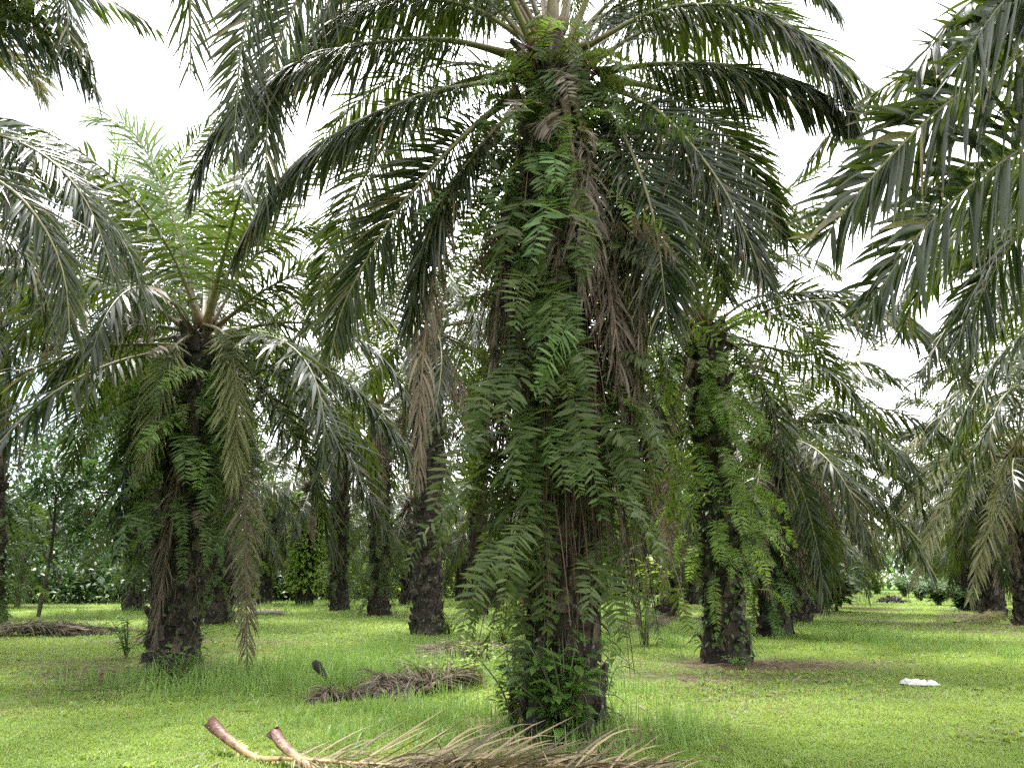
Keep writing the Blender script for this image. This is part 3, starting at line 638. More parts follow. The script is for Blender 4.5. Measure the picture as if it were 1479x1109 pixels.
for (px_, Y, tpy, lab, sd, lean, kw) in MID:
    custom = []
    if sd == 91:
        tt = pix(px_, tpy, Y)
        custom = [dict(pts=[tt] + pp((1560, 415, 15), (1479, 425, 14), (1400, 470, 13.4), (1335, 535, 13), (1295, 600, 12.9)), twist=-15, droop=(.5, 1.1), **LFN),
                  dict(pts=[tt] + pp((1520, 520, 17), (1460, 530, 16), (1390, 570, 15), (1330, 650, 14.6)), twist=15, droop=(.5, 1.1), **LFN)]
    tt = pix(px_ + lean, tpy, Y)
    if sd == 92:
        custom = [dict(pts=[tt] + pp((1560, 330, 12.9), (1479, 375, 12.5), (1390, 440, 12.2), (1330, 540, 12.1)), twist=-15, hang=0.57, droop=(0.12, 0.64), jit=9, **LFN),
                  dict(pts=[tt] + pp((1570, 420, 12.5), (1479, 480, 12), (1410, 560, 11.8), (1370, 660, 11.8)), roll=30, hang=0.47, droop=(0.12, 0.58), jit=9, **LFN),
                  dict(pts=[tt] + pp((1560, 290, 13.6), (1440, 300, 13.8), (1340, 370, 13.9), (1280, 470, 14)), roll=-15, hang=0.57, droop=(0.12, 0.64), jit=9, **LFN)]
    if sd == 90:
        custom = [dict(pts=[tt] + pp((1420, 680, 26.5), (1360, 740, 26), (1318, 845, 25.8)), roll=-35, hang=0.47, droop=(0.12, 0.58), jit=9, **PALE),
                  dict(pts=[tt] + pp((1400, 648, 27), (1330, 700, 26.5), (1288, 790, 26.3)), roll=-25, hang=0.47, droop=(0.12, 0.58), jit=9, **PALE),
                  dict(pts=[tt] + pp((1450, 720, 26), (1420, 790, 25.7), (1400, 870, 25.6)), roll=-45, hang=0.47, droop=(0.12, 0.58), jit=9, **PALE),
                  dict(pts=[tt] + pp((1420, 610, 27), (1340, 620, 26.7), (1275, 690, 26.4)), roll=-10, hang=0.57, droop=(0.12, 0.58), jit=9, **PALE)]
    if sd == 81:
        custom = [dict(pts=[tt] + pp((1170, 655, 22), (1240, 715, 21.6), (1282, 790, 21.5)), roll=30, hang=0.47, droop=(0.12, 0.58), jit=9, **PALE),
                  dict(pts=[tt] + pp((1170, 598, 22.5), (1230, 600, 22.3), (1266, 660, 22.2)), hang=0.57, droop=(0.12, 0.58), jit=9, **MIDF),
                  dict(pts=[tt] + pp((1150, 690, 21.7), (1180, 790, 21.4), (1192, 880, 21.4)), roll=35, hang=0.47, droop=(0.12, 0.58), jit=9, **MIDF),
                  dict(pts=[tt] + pp((1125, 540, 22.7), (1180, 475, 22.8), (1250, 470, 23)), roll=30, hang=0.38, droop=(0.12, 0.52), jit=9, **MIDF),
                  dict(pts=[tt] + pp((1160, 560, 22.3), (1240, 520, 22), (1310, 560, 21.8)), hang=0.47, droop=(0.12, 0.58), jit=9, **MIDF)]
    gp(px_, Y, tpy, lab, sd, lean, custom=custom, **kw)

# fern masses (too small in the picture to split) on several mid-distance trunks
def fern_blob(n, z0, z1, r, seed, m):
    g = np.random.default_rng(seed); G = Geo()
    for _ in range(n):
        an = g.uniform(0, 6.283); z = g.uniform(z0, z1); k = g.integers(0, 8); p = (math.cos(an) * r, math.sin(an) * r, z); s = g.uniform(.7, 1.2)
        a = an + g.normal(0, .4); G.merge(FERNG[k][0], a, p, s); G.merge(FERNG[k][1], a, p, s)
    return G.mesh('trunk_fern', m)
FB1 = fern_blob(90, 1.2, 5.0, .42, 1, FERN); FB2 = fern_blob(90, .8, 4.2, .42, 2, FERN)
for (px_, Y, me, lab) in ((1103, 22.6, FB2, 'dark ferns hiding the trunk of the palm that leans over the lane'), (619, 23.2, None, ''), (492, 40, FB1, 'ferns on the dark-footed palm between the vine-covered and brown-wrapped palms'),
                          (549, 35, FB2, 'ferns on the brown-wrapped palm left of the bare dark trunk'), (-8, 26, FB2, 'ferns on the trunk at the very left edge'), (960, 33, FB1, 'ferns on the trunk in the gap between centre and right palms'),
                          (196, 40, FB1, 'ferns on the trunk just left of the left palm'), (322, 28.6, FB2, 'ferns on the trunk half hidden behind the left palm'), (1146, 29.5, FB1, 'ferns on the second palm along the left side of the lane')):
    if me is None: continue
    b = pix(px_, 840, Y); tag(link('trunk_fern', me, None, (b[0], Y, height(b[0], Y)), px_), lab, 'fern', 'ferns growing on palm trunks')

# far palms: one mesh each, four kinds
FARM = []
for k in range(4):
    g = np.random.default_rng(700 + k); G = Geo(); H = [5.6, 6.2, 5.2, 6.6][k]
    G.merge(trunk_geo((np.zeros(3), np.array([0, 0, H])), .4, 700 + k, k=10), m=1)
    for i in range(30):
        a = i / 29; ci = int(round(1 + 7 * a ** .85)); kk = g.integers(0, 3); az = i * 2.39996; rr = .08 + .2 * a; s = g.uniform(.9, 1.08)
        p = (math.cos(az) * rr, math.sin(az) * rr, H + .25 - .55 * a)
        G.merge(POOL[ci][kk][0], az, p, s, 0); G.merge(POOL[ci][kk][1], az, p, s, 2)
    for i in range(3):
        az = g.uniform(0, 6.28); p = (math.cos(az) * .3, math.sin(az) * .3, H - .5); G.merge(DEADG[i % 4][0], az, p, 1, 3); G.merge(DEADG[i % 4][1], az, p, 1, 3)
    for i in range(40):
        az = g.uniform(0, 6.28); p = (math.cos(az) * .4, math.sin(az) * .4, H * g.uniform(.3, .9)); kk = g.integers(0, 8); G.merge(FERNG[kk][0], az, p, 1.2, 4)
    FARM.append(G.mesh('oil_palm', [LEAF, BARK, RACHIS, LEAF_DRY, FERN]))
occ = list(PALM_FEET)
base = np.array([.55, 9.0])
nfar = 0
for i in range(-9, 6):
    for j in range(-1, 14):
        q = base + NV * 8.1 * (-i) + U * 7.6 * j + rng.normal(0, .35, 2) + U * (3.8 if i % 2 else 0)
        if q[1] < 20 or q[1] > 100 or abs(q[0]) > .72 * q[1] + 8: continue
        if min(math.hypot(q[0] - a, q[1] - b) for a, b in occ) < 5.6: continue
        # keep the lane open
        rel = q - base; across = rel @ np.array([.905, -.425])
        if 1.8 < across < 6.4: continue
        left = q[0] / q[1] < -.38
        if left and q[1] > 46: continue
        o = link('oil_palm', FARM[rng.integers(0, 4)], None, (q[0], q[1], height(*q)), rng.uniform(0, 6.28), rng.uniform(.70, .84) if -2.5 < across < 10 and q[1] > 36 else rng.uniform(.9, 1.12))
        tag(o, 'distant oil palm deep in the plantation, half hidden by nearer trunks and fronds', 'palm tree', 'distant oil palms'); occ.append(tuple(q)); nfar += 1
        PALM_FEET.append(tuple(q))
for (qx, qy) in ((-6.5, -5.5), (4.5, -6.5), (-3.5, -13), (6.5, -13.5), (11.5, -3.5), (-13, -1.5)):  # unseen palms, added to cut frontal sky light on the near leaves
    o = link('oil_palm', FARM[rng.integers(0, 4)], None, (qx, qy, height(qx, qy)), rng.uniform(0, 6.28), rng.uniform(1.05, 1.25))
    tag(o, 'oil palm added behind the viewpoint for shade, outside the picture', 'palm tree', 'oil palms behind the viewpoint')

# ------------------------------------------------------------------ ground sheet
u_ = np.linspace(-1, 1, 361); gx = np.sinh(u_ * 4.2) / np.sinh(4.2) * 260
w_ = np.linspace(0, 1, 420); gy = -30 + np.concatenate([np.linspace(0, 75, 330), 75 + (np.linspace(0, 1, 91)[1:] ** 2) * 330])
X, Y = np.meshgrid(gx, gy); Zg = height(X, Y)
nx, ny = len(gx), len(gy)
i = (np.arange(ny - 1)[:, None] * nx + np.arange(nx - 1)[None]).ravel()
G = Geo(); G.add(np.stack([X, Y, Zg], -1).reshape(-1, 3), np.stack([i, i + 1, i + nx + 1, i + nx], -1), dryness(X, Y).ravel())
gr = link('ground', G.mesh('ground', ground_mat())); gr['kind'] = 'structure'

# ------------------------------------------------------------------ grass
def scatter(n, y0, y1, margin=1.6):
    y = np.sqrt(rng.uniform(y0 ** 2, y1 ** 2, n)); x = rng.uniform(-1, 1, n) * (.665 * y + margin); return x, y
def grass(name, n, y0, y1, l0, l1, w, dens_dry, m, md, tall=False):
    x, y = scatter(n, y0, y1); dr = dryness(x, y)
    keep = rng.random(n) > np.clip((dr - .0) * dens_dry, 0, .93); x, y, dr = x[keep], y[keep], dr[keep]; n = len(x)
    az = rng.uniform(0, 6.283, n); ti = R(1) * rng.uniform(15, 82, n)
    d = np.stack([np.cos(az) * np.sin(ti), np.sin(az) * np.sin(ti), np.cos(ti)], 1)
    clump = fbm(x * 1.3, y * 1.3, 3); fine = vnoise(x * 5, y * 5)
    ln = rng.uniform(l0, l1, n) * (.45 + 1.1 * clump) * (1 - .5 * np.clip(dr, 0, 1)) * (.7 + .5 * fine)
    wv = np.stack([-np.sin(az), np.cos(az), 0 * az], 1)
    G = Geo(); v = np.clip(.1 + rng.random(n) * .55 + (clump - .5) * .9, 0, 1)
    dry = rng.random(n) < np.clip(.08 + dr * .9, .04, .8)
    for k, s in ((0, ~dry), (1, dry)):
        if s.sum(): strips(G, np.stack([x, y, height(x, y) - .004], 1)[s], d[s], ln[s], rng.uniform(w * .7, w * 1.2, s.sum()), wv[s], rng.uniform(.4, 1.3, s.sum()), 2, prof=np.array([.7, 1, .08]), v=v[s], m=k)
    o = link(name, G.mesh(name, [m, md])); o['kind'] = 'stuff'; return o
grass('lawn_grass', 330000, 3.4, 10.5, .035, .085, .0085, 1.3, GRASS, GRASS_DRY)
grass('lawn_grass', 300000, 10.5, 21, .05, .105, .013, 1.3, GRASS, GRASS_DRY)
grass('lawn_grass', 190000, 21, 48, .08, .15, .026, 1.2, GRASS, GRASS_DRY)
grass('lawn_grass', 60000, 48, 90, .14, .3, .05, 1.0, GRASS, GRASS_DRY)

# taller grass around heaps and trunks
def tall(zones, name='tall_grass'):
    G = Geo()
    for (x0, y0, sx, sy, n, l0, l1) in zones:
        nc = max(6, n // 22); ccx = rng.normal(x0, sx, nc); ccy = rng.normal(y0, sy, nc); id_ = rng.integers(0, nc, n)
        x = ccx[id_] + rng.normal(0, .09, n); y = ccy[id_] + rng.normal(0, .09, n)
        az = rng.uniform(0, 6.283, n); ti = R(1) * np.abs(rng.normal(0, 22, n))
        d = np.stack([np.cos(az) * np.sin(ti), np.sin(az) * np.sin(ti), np.cos(ti)], 1)
        wv = np.stack([-np.sin(az), np.cos(az), 0 * az], 1)
        strips(G, np.stack([x, y, height(x, y) - .004], 1), d, rng.uniform(l0, l1, n), rng.uniform(.006, .014, n), wv, rng.uniform(.1, 1.3, n), 4, prof=np.array([.6, 1, .9, .6, .06]))
    o = link(name, G.mesh(name, GRASS_TALL)); o['kind'] = 'stuff'
tall([(-3.2, 13.0, 1.5, 1.3, 4600, .12, .44), (-1.5, 13.6, .8, .8, 1500, .12, .40), (-1.6, 9.9, .8, .25, 500, .1, .25), (-1.6, 17.5, 1.4, 1.6, 1800, .15, .45), (-5.7, 13.2, .7, .3, 500, .1, .32), (-.5, 8.9, .8, .6, 1500, .1, .36), (1.4, 8.4, .5, .5, 1000, .1, .32),
      (9.4, 21.0, 1.0, 2.6, 2600, .15, .38), (2.4, 20.5, 1.6, 2.4, 2400, .15, .4), (-2.6, 9.4, 1.6, .8, 900, .06, .18), (.9, 11.5, .8, 1.2, 900, .12, .35), (-7.0, 42, 5, 3, 1800, .3, .6), (3.0, 30, 2, 4, 1800, .2, .5), (-14, 36, 4, 3, 1500, .2, .5)])

# litter: dry leaflets and crumbs scattered on the soil
x, y = scatter(18000, 3.6, 32); k = rng.random(len(x)) < np.clip(dryness(x, y) * 1.5 + .06, .05, 1); x, y = x[k], y[k]; n = len(x); az = rng.uniform(0, 6.28, n)
G = Geo(); strips(G, np.stack([x, y, height(x, y) + .035], 1), np.stack([np.cos(az), np.sin(az), 0 * az + rng.uniform(-.1, .2, n)], 1), rng.uniform(.08, .4, n), rng.uniform(.012, .03, n), np.stack([-np.sin(az), np.cos(az), rng.normal(0, .3, n)], 1), .15, 3)
o = link('leaf_litter', G.mesh('leaf_litter', LEAF_DRY)); o['kind'] = 'stuff'

x, y = scatter(5200, 3.6, 26); k = rng.random(len(x)) < np.clip(fbm(x / 1.7 + 3, y / 1.7, 3) * 3 - 1.35, 0, 1); x, y = x[k], y[k]
rr = rng.integers(5, 11, len(x)); x = np.repeat(x, rr); y = np.repeat(y, rr); n = len(x); x = x + rng.normal(0, .03, n); y = y + rng.normal(0, .03, n); az = rng.uniform(0, 6.28, n); ti = rng.uniform(.5, 1.4, n)
G = Geo(); ln = rng.uniform(.05, .12, n); d = np.stack([np.cos(az) * np.sin(ti), np.sin(az) * np.sin(ti), np.cos(ti)], 1)
strips(G, np.stack([x, y, height(x, y) + .01], 1), d, ln, ln * .45, np.stack([-np.sin(az), np.cos(az), 0 * az], 1), rng.uniform(.3, 1., n), 3, prof=np.array([.2, 1, .8, .05]), fold=.25)
o = link('lawn_weeds', G.mesh('lawn_weeds', BROAD_PALE)); o['kind'] = 'stuff'

# ------------------------------------------------------------------ cut fronds and heaps on the ground
def gz(x, y): return float(height(x, y))
def cut_frond(pts, label, seed, sides, **k):
    P = through(pts, 40); b = P[0].copy(); b[2] = gz(b[0], b[1])
    rt = root('cut_frond', b, label, 'palm frond', 'cut fronds in the foreground')
    Gl, K = frond_geo(P - b, seed, pairs=125, leaf=1.0, width=.023, droop=(-.05, .6), seg=5, fold=.6, pet=.27, ang=(56, 34), lift=(18, -2), kinks=.2, missing=.08, rw=.05, floor=None, **k)
    link('leaflets', Gl.mesh('leaflets', LEAF_CUT), rt)
    s = np.linspace(0, 1, 40); Kp = Geo()
    ww = np.interp(s, [0, .03, .1, .2, .35, 1], [.056, .052, .038, .027, .015, .005]); th = np.interp(s, [0, .03, .1, .2, .35, 1], [.014, .02, .022, .02, .015, .005])
    tube(Kp, P - b, ww, th, k=8, ref=(.25, -.75, .6), v=.4)
    Kp.V[0][:9] += np.random.default_rng(seed).normal(0, .013, (9, 3)); Kp.V[0][8:48] += np.random.default_rng(seed + 1).normal(0, .003, (40, 3))
    gq = np.random.default_rng(seed + 2); T_, B_, N_ = frame(P - b); qi = gq.integers(4, 13, 60); sgn = np.where(gq.random(60) < .5, 1, -1)[:, None]
    side_ = norm(np.cross(np.array([.25, -.75, .6]), T_))[qi] * sgn
    strips(Kp, (P - b)[qi] + side_ * ww[qi][:, None] * .9 + T_[qi] * gq.uniform(-.06, .06, (60, 1)), side_ + T_[qi] * .7, gq.uniform(.02, .05, 60), .012, T_[qi] + .2, 0, 2, prof=np.array([1, .6, .05]))
    link('petiole', Kp.mesh('petiole', PETIOLE_CUT), rt)
cut_frond([pix(303, 1042, 7.75), pix(330, 1068, 7.6), pix(372, 1096, 7.45), np.array([-1.95, 7.15, .07]), np.array([-1.2, 7.02, .05]), np.array([-.4, 6.98, .05]), np.array([.5, 6.98, .05]), np.array([1.25, 7.05, .03])],
          'pruned oil palm frond with the wider maroon cut end, left one in the foreground grass', 1201, (1, -1))
cut_frond([pix(394, 1054, 7.35), pix(415, 1082, 7.2), pix(455, 1110, 7.0), np.array([-1.1, 6.66, .06]), np.array([-.2, 6.6, .06]), np.array([.5, 6.65, .06]), np.array([1.3, 6.72, .03])],
          'pruned oil palm frond with the narrower cut end, right one in the foreground grass', 1202, (1, -1))

def heap(pts, label, seed, n=7, size=1.0, h=.2, m=LEAF_DRY, leaf=.6):
    g = np.random.default_rng(seed); c = np.mean(pts, 0); z = gz(c[0], c[1])
    rt = root('frond_heap', (c[0], c[1], z), label, 'frond heap', 'heaps of pruned fronds')
    Gl = Geo(); p0, p1 = np.asarray(pts[0], float), np.asarray(pts[-1], float); ax = p1 - p0; L = np.linalg.norm(ax); ax /= L; sd = np.array([-ax[1], ax[0]])
    for q in range(n):
        a = p0 + ax * L * g.uniform(-.1, .45) + sd * g.normal(0, .18 * size); b = a + ax * L * g.uniform(.45, .75) + sd * g.normal(0, .25 * size)
        if g.random() < .5: a, b = b, a
        mid = (a + b) / 2 + sd * g.normal(0, .2)
        zz = [g.uniform(.02, h * .6), g.uniform(h * .5, h), g.uniform(.02, h * .5)]
        P = through([np.array([*(a - c), zz[0]]), np.array([*(mid - c), zz[1]]), np.array([*(b - c), zz[2]])], 18)
        A, K = frond_geo(P, seed * 20 + q, pairs=75, leaf=leaf, width=.022, droop=(.2, .9), seg=4, fold=.4, pet=.12, ang=(60, 25), lift=(25, -5), kinks=.25, missing=.2, rw=.035, floor=.005)
        Gl.merge(A); link('rachis', K.mesh('rachis', RACHIS_DRY), rt)
    link('dry_leaflets', Gl.mesh('dry_leaflets', m), rt)
gp2 = lambda px, py: pix(px, py, CAM_H / math.tan(math.atan((py - PH / 2) / F) - PITCH))[:2]
heap([gp2(-30, 918), gp2(175, 916)], 'long brown heap of dry fronds at the left edge of the lawn', 61, 12, 1.3, .34, m=LEAF_ROT)
heap([gp2(560, 1010), gp2(660, 985)], 'grassy heap of grey dry fronds in the middle, nearer half', 62, 7, 1.0, .22, m=LEAF_ROT)
heap([gp2(600, 965), gp2(735, 945)], 'grassy heap of dark dry fronds behind the nearer one, left of the centre trunk', 63, 8, 1.1, .28, m=LEAF_ROT)
heap([gp2(905, 912), gp2(990, 893)], 'small pale heap of dry fronds between the centre and right trunks', 64, 6, .9, .22)
heap([gp2(455, 1015), gp2(520, 1000)], 'low dark tangle of dead leaves beside the black stub', 65, 3, .5, .14, leaf=.35, m=LEAF_ROT)
heap([gp2(1370, 905), gp2(1440, 893)], 'low dark green-brown heap of fronds under the right row', 66, 6, .8, .35, m=LEAF_OLD)

# blackened frond stub sticking out of the grass
b = gp2(472, 992); P = through([np.array([.12, 0, -.02]), np.array([.02, 0, .1]), np.array([-.12, 0, .26]), np.array([-.24, 0, .40])], 14)
G = Geo(); tube(G, P, np.interp(np.linspace(0, 1, 14), [0, .5, .85, 1], [.03, .045, .08, .04]), np.interp(np.linspace(0, 1, 14), [0, .5, 1], [.02, .03, .015]), 8, ref=(0, -1, .1))
tag(link('frond_stub', G.mesh('frond_stub', mat('charred_stub', (.012, .011, .01), (.03, .028, .025), .6, .4, bump=.5)), None, (b[0], b[1], gz(*b)), 0, .9), 'blackened frond base sticking up from the tall grass', 'stub')

# white sack: a crumpled flat bag
b = gp2(1330, 989); nx_, ny_ = 26, 18
uu, vv = np.meshgrid(np.linspace(-1, 1, nx_), np.linspace(-1, 1, ny_))
sx = .24 * uu * (1 + .05 * np.sin(3 * vv)) + .02 * (fbm(uu * 2 + 5, vv * 2, 2) - .5); sy = .14 * vv * (1 + .1 * np.sin(2 * uu + 1)) - .05 * uu * (uu < 0)
edge = np.clip(1 - np.maximum(np.abs(uu), np.abs(vv)) ** 6, 0, 1)
sz = edge * (.03 + .11 * (fbm(uu * 3.2 + 30, vv * 3.2 + 10, 5) - .4) + .03 * np.exp(-((uu + .75) / .2) ** 2))
i = (np.arange(ny_ - 1)[:, None] * nx_ + np.arange(nx_ - 1)[None]).ravel(); Fq = np.stack([i, i + 1, i + nx_ + 1, i + nx_], -1)
G = Geo(); G.add(np.stack([sx, sy, sz + .03], -1).reshape(-1, 3), Fq, rng.random(nx_ * ny_)); G.add(np.stack([sx, sy, 0 * sz + .012], -1).reshape(-1, 3), Fq[:, ::-1], .5)
tag(link('sack', G.mesh('sack', SACK), None, (b[0], b[1], gz(*b)), .1), 'crumpled white sack lying flat on the lawn to the right', 'sack')

# pale cut log
b = gp2(385, 889); P = np.stack([np.linspace(-.65, .65, 12), .15 * np.linspace(-1, 1, 12), .13 + .03 * np.sin(np.linspace(0, 3, 12))], 1)
G = Geo(); tube(G, P, .1 + .012 * rng.normal(0, 1, 12), None, 9)
for s_ in (-.2, .3): tube(G, np.array([[s_, 0, .15], [s_ + .06, .02, .24], [s_ + .1, .03, .3]]), [.035, .028, .02], None, 6)
tag(link('log', G.mesh('log', PALE_LOG), None, (b[0], b[1], gz(*b))), 'pale cut log lying in the grass beyond the left palm', 'log')

# dark clump of rotting fronds in the lane
b = gp2(1290, 871); G = Geo(); n = 500; q = np.clip(rng.normal(0, 1, (n, 3)), -1.7, 1.7) * (.5, .35, .05); q[:, 2] = np.abs(q[:, 2]) + .02 + .4 * np.exp(-(q[:, 0] / .5) ** 2) * rng.random(n); d = rng.normal(0, 1, (n, 3)); d[:, 2] = d[:, 2] * .3
strips(G, q, d, rng.uniform(.15, .5, n), .07, rng.normal(0, 1, (n, 3)), .5, 3, floor=.01)
tag(link('debris_clump', G.mesh('debris_clump', mat('rotting_frond', (.02, .017, .013), (.05, .042, .03), .8)), None, (b[0], b[1], gz(*b))), 'small dark clump of debris far down the grassy lane', 'debris')

# ------------------------------------------------------------------ leafy plants
def leaves(G, n, ctr, rad, l0, l1, asp, seed, droop=.5, shell=.35, seg=3, up=.3, m=0):
    g = np.random.default_rng(seed); q = norm(g.normal(0, 1, (n, 3))) * (shell + (1 - shell) * g.random((n, 1)) ** .5)
    d = norm(q * .8 + g.normal(0, .6, (n, 3)) + (0, 0, up)); p = np.asarray(ctr) + q * np.asarray(rad)
    ln = g.uniform(l0, l1, n)
    strips(G, p, d, ln, ln * asp, np.cross(d, g.normal(0, .35, (n, 3)) + (0, 0, 1)), g.uniform(.2, droop + .3, n), seg, prof=np.interp(np.linspace(0, 1, seg + 1), [0, .25, .5, .8, 1], [.15, .85, 1, .6, .05]), fold=.3, v=g.random(n), m=m)

def weed(px, py, hgt, wid, n, l0, l1, label, seed, m=BROAD, name='shrub', asp=.5, Y=None, stems=6, cat='shrub', group=None, drift=(0, 0)):
    b = gp2(px, py) if Y is None else pix(px, 840, Y)[:2]
    rt = root(name, (b[0], b[1], gz(*b)), label, cat, group); g = np.random.default_rng(seed)
    S = Geo(); Lf = Geo()
    per = max(4, n // stems)
    for s_ in range(stems):
        a = g.uniform(0, 6.283); r_ = wid * g.uniform(.2, 1); hh = hgt * g.uniform(.55, 1)
        P = through([np.zeros(3) + (g.normal(0, .05 * wid), g.normal(0, .05 * wid), -.02), np.array([math.cos(a) * r_ * .35, math.sin(a) * r_ * .35, hh * .55]), np.array([math.cos(a) * r_, math.sin(a) * r_, hh])], 12)
        tube(S, P, np.linspace(.014, .005, 12) * (.6 + .5 * hgt), None, 5, v=g.random())
        u = g.uniform(.2, 1, per); I = np.stack([np.interp(u, np.linspace(0, 1, 12), P[:, k]) for k in range(3)], 1)
        an = g.uniform(0, 6.283, per); d = np.stack([np.cos(an), np.sin(an), g.uniform(-.1, .7, per)], 1); ln = g.uniform(l0, l1, per)
        off = norm(d) * g.uniform(0, .18 * wid + .02, (per, 1))
        strips(Lf, I + off, d, ln, ln * asp, np.stack([-np.sin(an), np.cos(an), g.normal(0, .25, per)], 1), g.uniform(.3, 1.1, per), 4, prof=np.array([.12, .85, 1, .6, .04]), fold=.25, v=g.random(per))
    link('stems', S.mesh('stems', STEM), rt); link('foliage', Lf.mesh('foliage', m), rt)
weed(812, 0, 1.05, .6, 330, .11, .23, 'dark broad-leaved shrub growing against the foot of the centre palm', 1, asp=.5, stems=16, Y=8.1)
weed(742, 1046, .95, .6, 260, .09, .19, 'lighter leafy weed left of the dark shrub at the centre palm foot', 2, m=BROAD_PALE, asp=.48, stems=9, name='weed', cat='weed')
weed(728, 935, .75, .6, 260, .06, .12, 'fine-leaved pale bush beside the centre trunk, behind the shrub', 3, m=BROAD_PALE, asp=.5, stems=16, name='bush', cat='bush')
weed(255, 985, .55, .5, 90, .1, .2, 'small leafy weed at the foot of the left palm', 4, asp=.45, stems=9, name='weed', cat='weed')
weed(182, 950, 1.0, .55, 110, .12, .2, 'thin leafy sapling left of the left palm trunk', 5, asp=.42, stems=6, name='sapling', cat='sapling')
weed(650, 915, .7, .9, 260, .09, .17, 'low bright bush at the foot of the bare dark trunk', 6, m=BROAD_PALE, asp=.5, stems=18, name='bush', cat='bush')
weed(878, 1000, .5, .3, 60, .08, .15, 'small weed right of the centre palm foot', 7, asp=.45, stems=6, name='weed', cat='weed')
weed(1075, 965, .3, .4, 50, .08, .15, 'tiny weed in the bare soil right of the right palm foot', 8, asp=.45, stems=6, name='weed', cat='weed')
weed(1205, 0, 2.4, 1.5, 200, .5, 1.0, 'dark shrub with long broad leaves at the left side of the lane', 9, m=BROAD_DARK, asp=.3, Y=38, stems=14)
weed(928, 0, 2.2, .9, 130, .2, .4, 'pale big-leaved sapling right of the centre trunk', 10, m=BROAD_PALE, asp=.4, Y=19.5, stems=8, name='sapling', cat='sapling')
weed(1265, 0, 2.6, 2.6, 700, .2, .45, 'pale bush closing the far end of the lane', 11, m=BROAD_PALE, asp=.5, Y=80, stems=30, name='bush', cat='bush')
weed(1232, 0, 2.0, 2.4, 500, .2, .45, 'pale bush at the far end of the lane, left of the other', 12, m=BROAD, asp=.5, Y=82, stems=30, name='bush', cat='bush')
for k, (px_, Y, h_, w_, m_, lb) in enumerate(((1305, 66, 2.6, 2.2, BROAD_DARK, 'dark bush farthest along the right side of the lane'), (1326, 56, 1.9, 1.8, BROAD_DARK, 'dark leafy bush along the right side of the lane, before the farthest'),
                                              (1352, 47, 1.5, 1.5, BROAD_DARK, 'low dark bush midway along the right side of the lane'), (1390, 39, 1.2, 1.3, BROAD_DARK, 'dark low bush under the pale fronds of the right row'))):
    weed(px_, 0, h_, w_, 620, .18, .4, lb, 20 + k, m=m_, asp=.5, Y=Y, stems=30, name='bush', cat='bush', group='bushes along the right side of the lane')

weed(640, 985, .35, .9, 240, .06, .12, 'low yellow-green creeper sprawling over the nearer grassy frond heap', 31, m=BROAD_PALE, asp=.5, stems=22, name='ground_creeper', cat='creeper')
weed(690, 958, .4, .9, 240, .06, .12, 'low pale creeper sprawling over the farther frond heap beside the centre trunk', 32, m=BROAD_PALE, asp=.5, stems=22, name='ground_creeper', cat='creeper')
# vine-covered trunk
b = pix(441, 840, 47)
rt = root('climbing_vine', (b[0], 47, gz(b[0], 47)), 'bright yellow-green vine completely covering a far trunk left of the dark-footed palm', 'vine')
G = Geo(); n = 1500; an = rng.uniform(0, 6.283, n); z = rng.uniform(.8, 6.6, n); rr = .55 + .35 * rng.random(n)
d = np.stack([np.cos(an), np.sin(an), rng.uniform(-.3, .4, n)], 1); ln = rng.uniform(.25, .6, n)
strips(G, np.stack([np.cos(an) * rr, np.sin(an) * rr, z], 1), d, ln, ln * .5, np.stack([-np.sin(an), np.cos(an), 0 * an], 1), rng.uniform(.6, 1.6, n), 3, prof=np.array([.3, 1, .8, .05]), fold=.3)
link('foliage', G.mesh('foliage', BROAD_PALE), rt)
S = Geo()
for a in range(5):
    zz = np.linspace(-.05, 6.4, 16); th = a * 1.25 + zz * .35; tube(S, np.stack([np.cos(th) * .5, np.sin(th) * .5, zz], 1), .025, None, 5, ref=(1, .2, 0))
link('stems', S.mesh('stems', STEM), rt)
vt = pix(441, 700, 47)
palm(b[0], 47, (b[0], 47, 7.0), .42, 'oil palm whose trunk is wrapped in the bright yellow-green vine', 99, generic=(24, 1, 7), dead=1)

# creeper leaves on the right palm's trunk and on the bare dark trunk
def creeper(ax, o0, r, z0, z1, n, l0, l1, label, seed, m=BROAD):
    g = np.random.default_rng(seed); rt = root('creeper', o0, label, 'creeper', 'creepers on palm trunks'); G = Geo()
    an = g.uniform(math.pi, 2 * math.pi, n) ; z = z0 + (z1 - z0) * g.random(n); s = z / ax[1][2]
    c = ax[1][None] * s[:, None]; rr = r * (1 + .15 * g.random(n))
    p = c + np.stack([np.cos(an) * rr, np.sin(an) * rr, 0 * an], 1); d = np.stack([np.cos(an), np.sin(an), g.uniform(-.6, .3, n)], 1); ln = g.uniform(l0, l1, n)
    strips(G, p, d, ln, ln * .5, np.stack([-np.sin(an), np.cos(an), g.normal(0, .3, n)], 1), g.uniform(.5, 1.5, n), 3, prof=np.array([.2, 1, .8, .05]), fold=.3)
    link('foliage', G.mesh('foliage', m), rt); S = Geo()
    for a in range(4):
        zz = np.linspace(0, z1, 20); th = math.pi * (1.15 + .22 * a) + .3 * np.sin(zz * 1.7 + a * 2) + .12 * np.sin(zz * 5.3 + a); cc = ax[1][None] * (zz / ax[1][2])[:, None]
        tube(S, cc + np.stack([np.cos(th) * r * 1.02, np.sin(th) * r * 1.02, 0 * zz], 1), .005, None, 4, ref=(1, .3, 0))
    link('stems', S.mesh('stems', STEM), rt)
creeper(rax, rax[2], .42, .3, 3.4, 230, .08, .2, 'small-leaved creeper on the lower trunk of the right palm', 1, BROAD)
creeper(cax, cax[2], .40, .8, 3.2, 130, .07, .17, 'sparse creeper on the lower trunk of the centre palm', 2, BROAD)
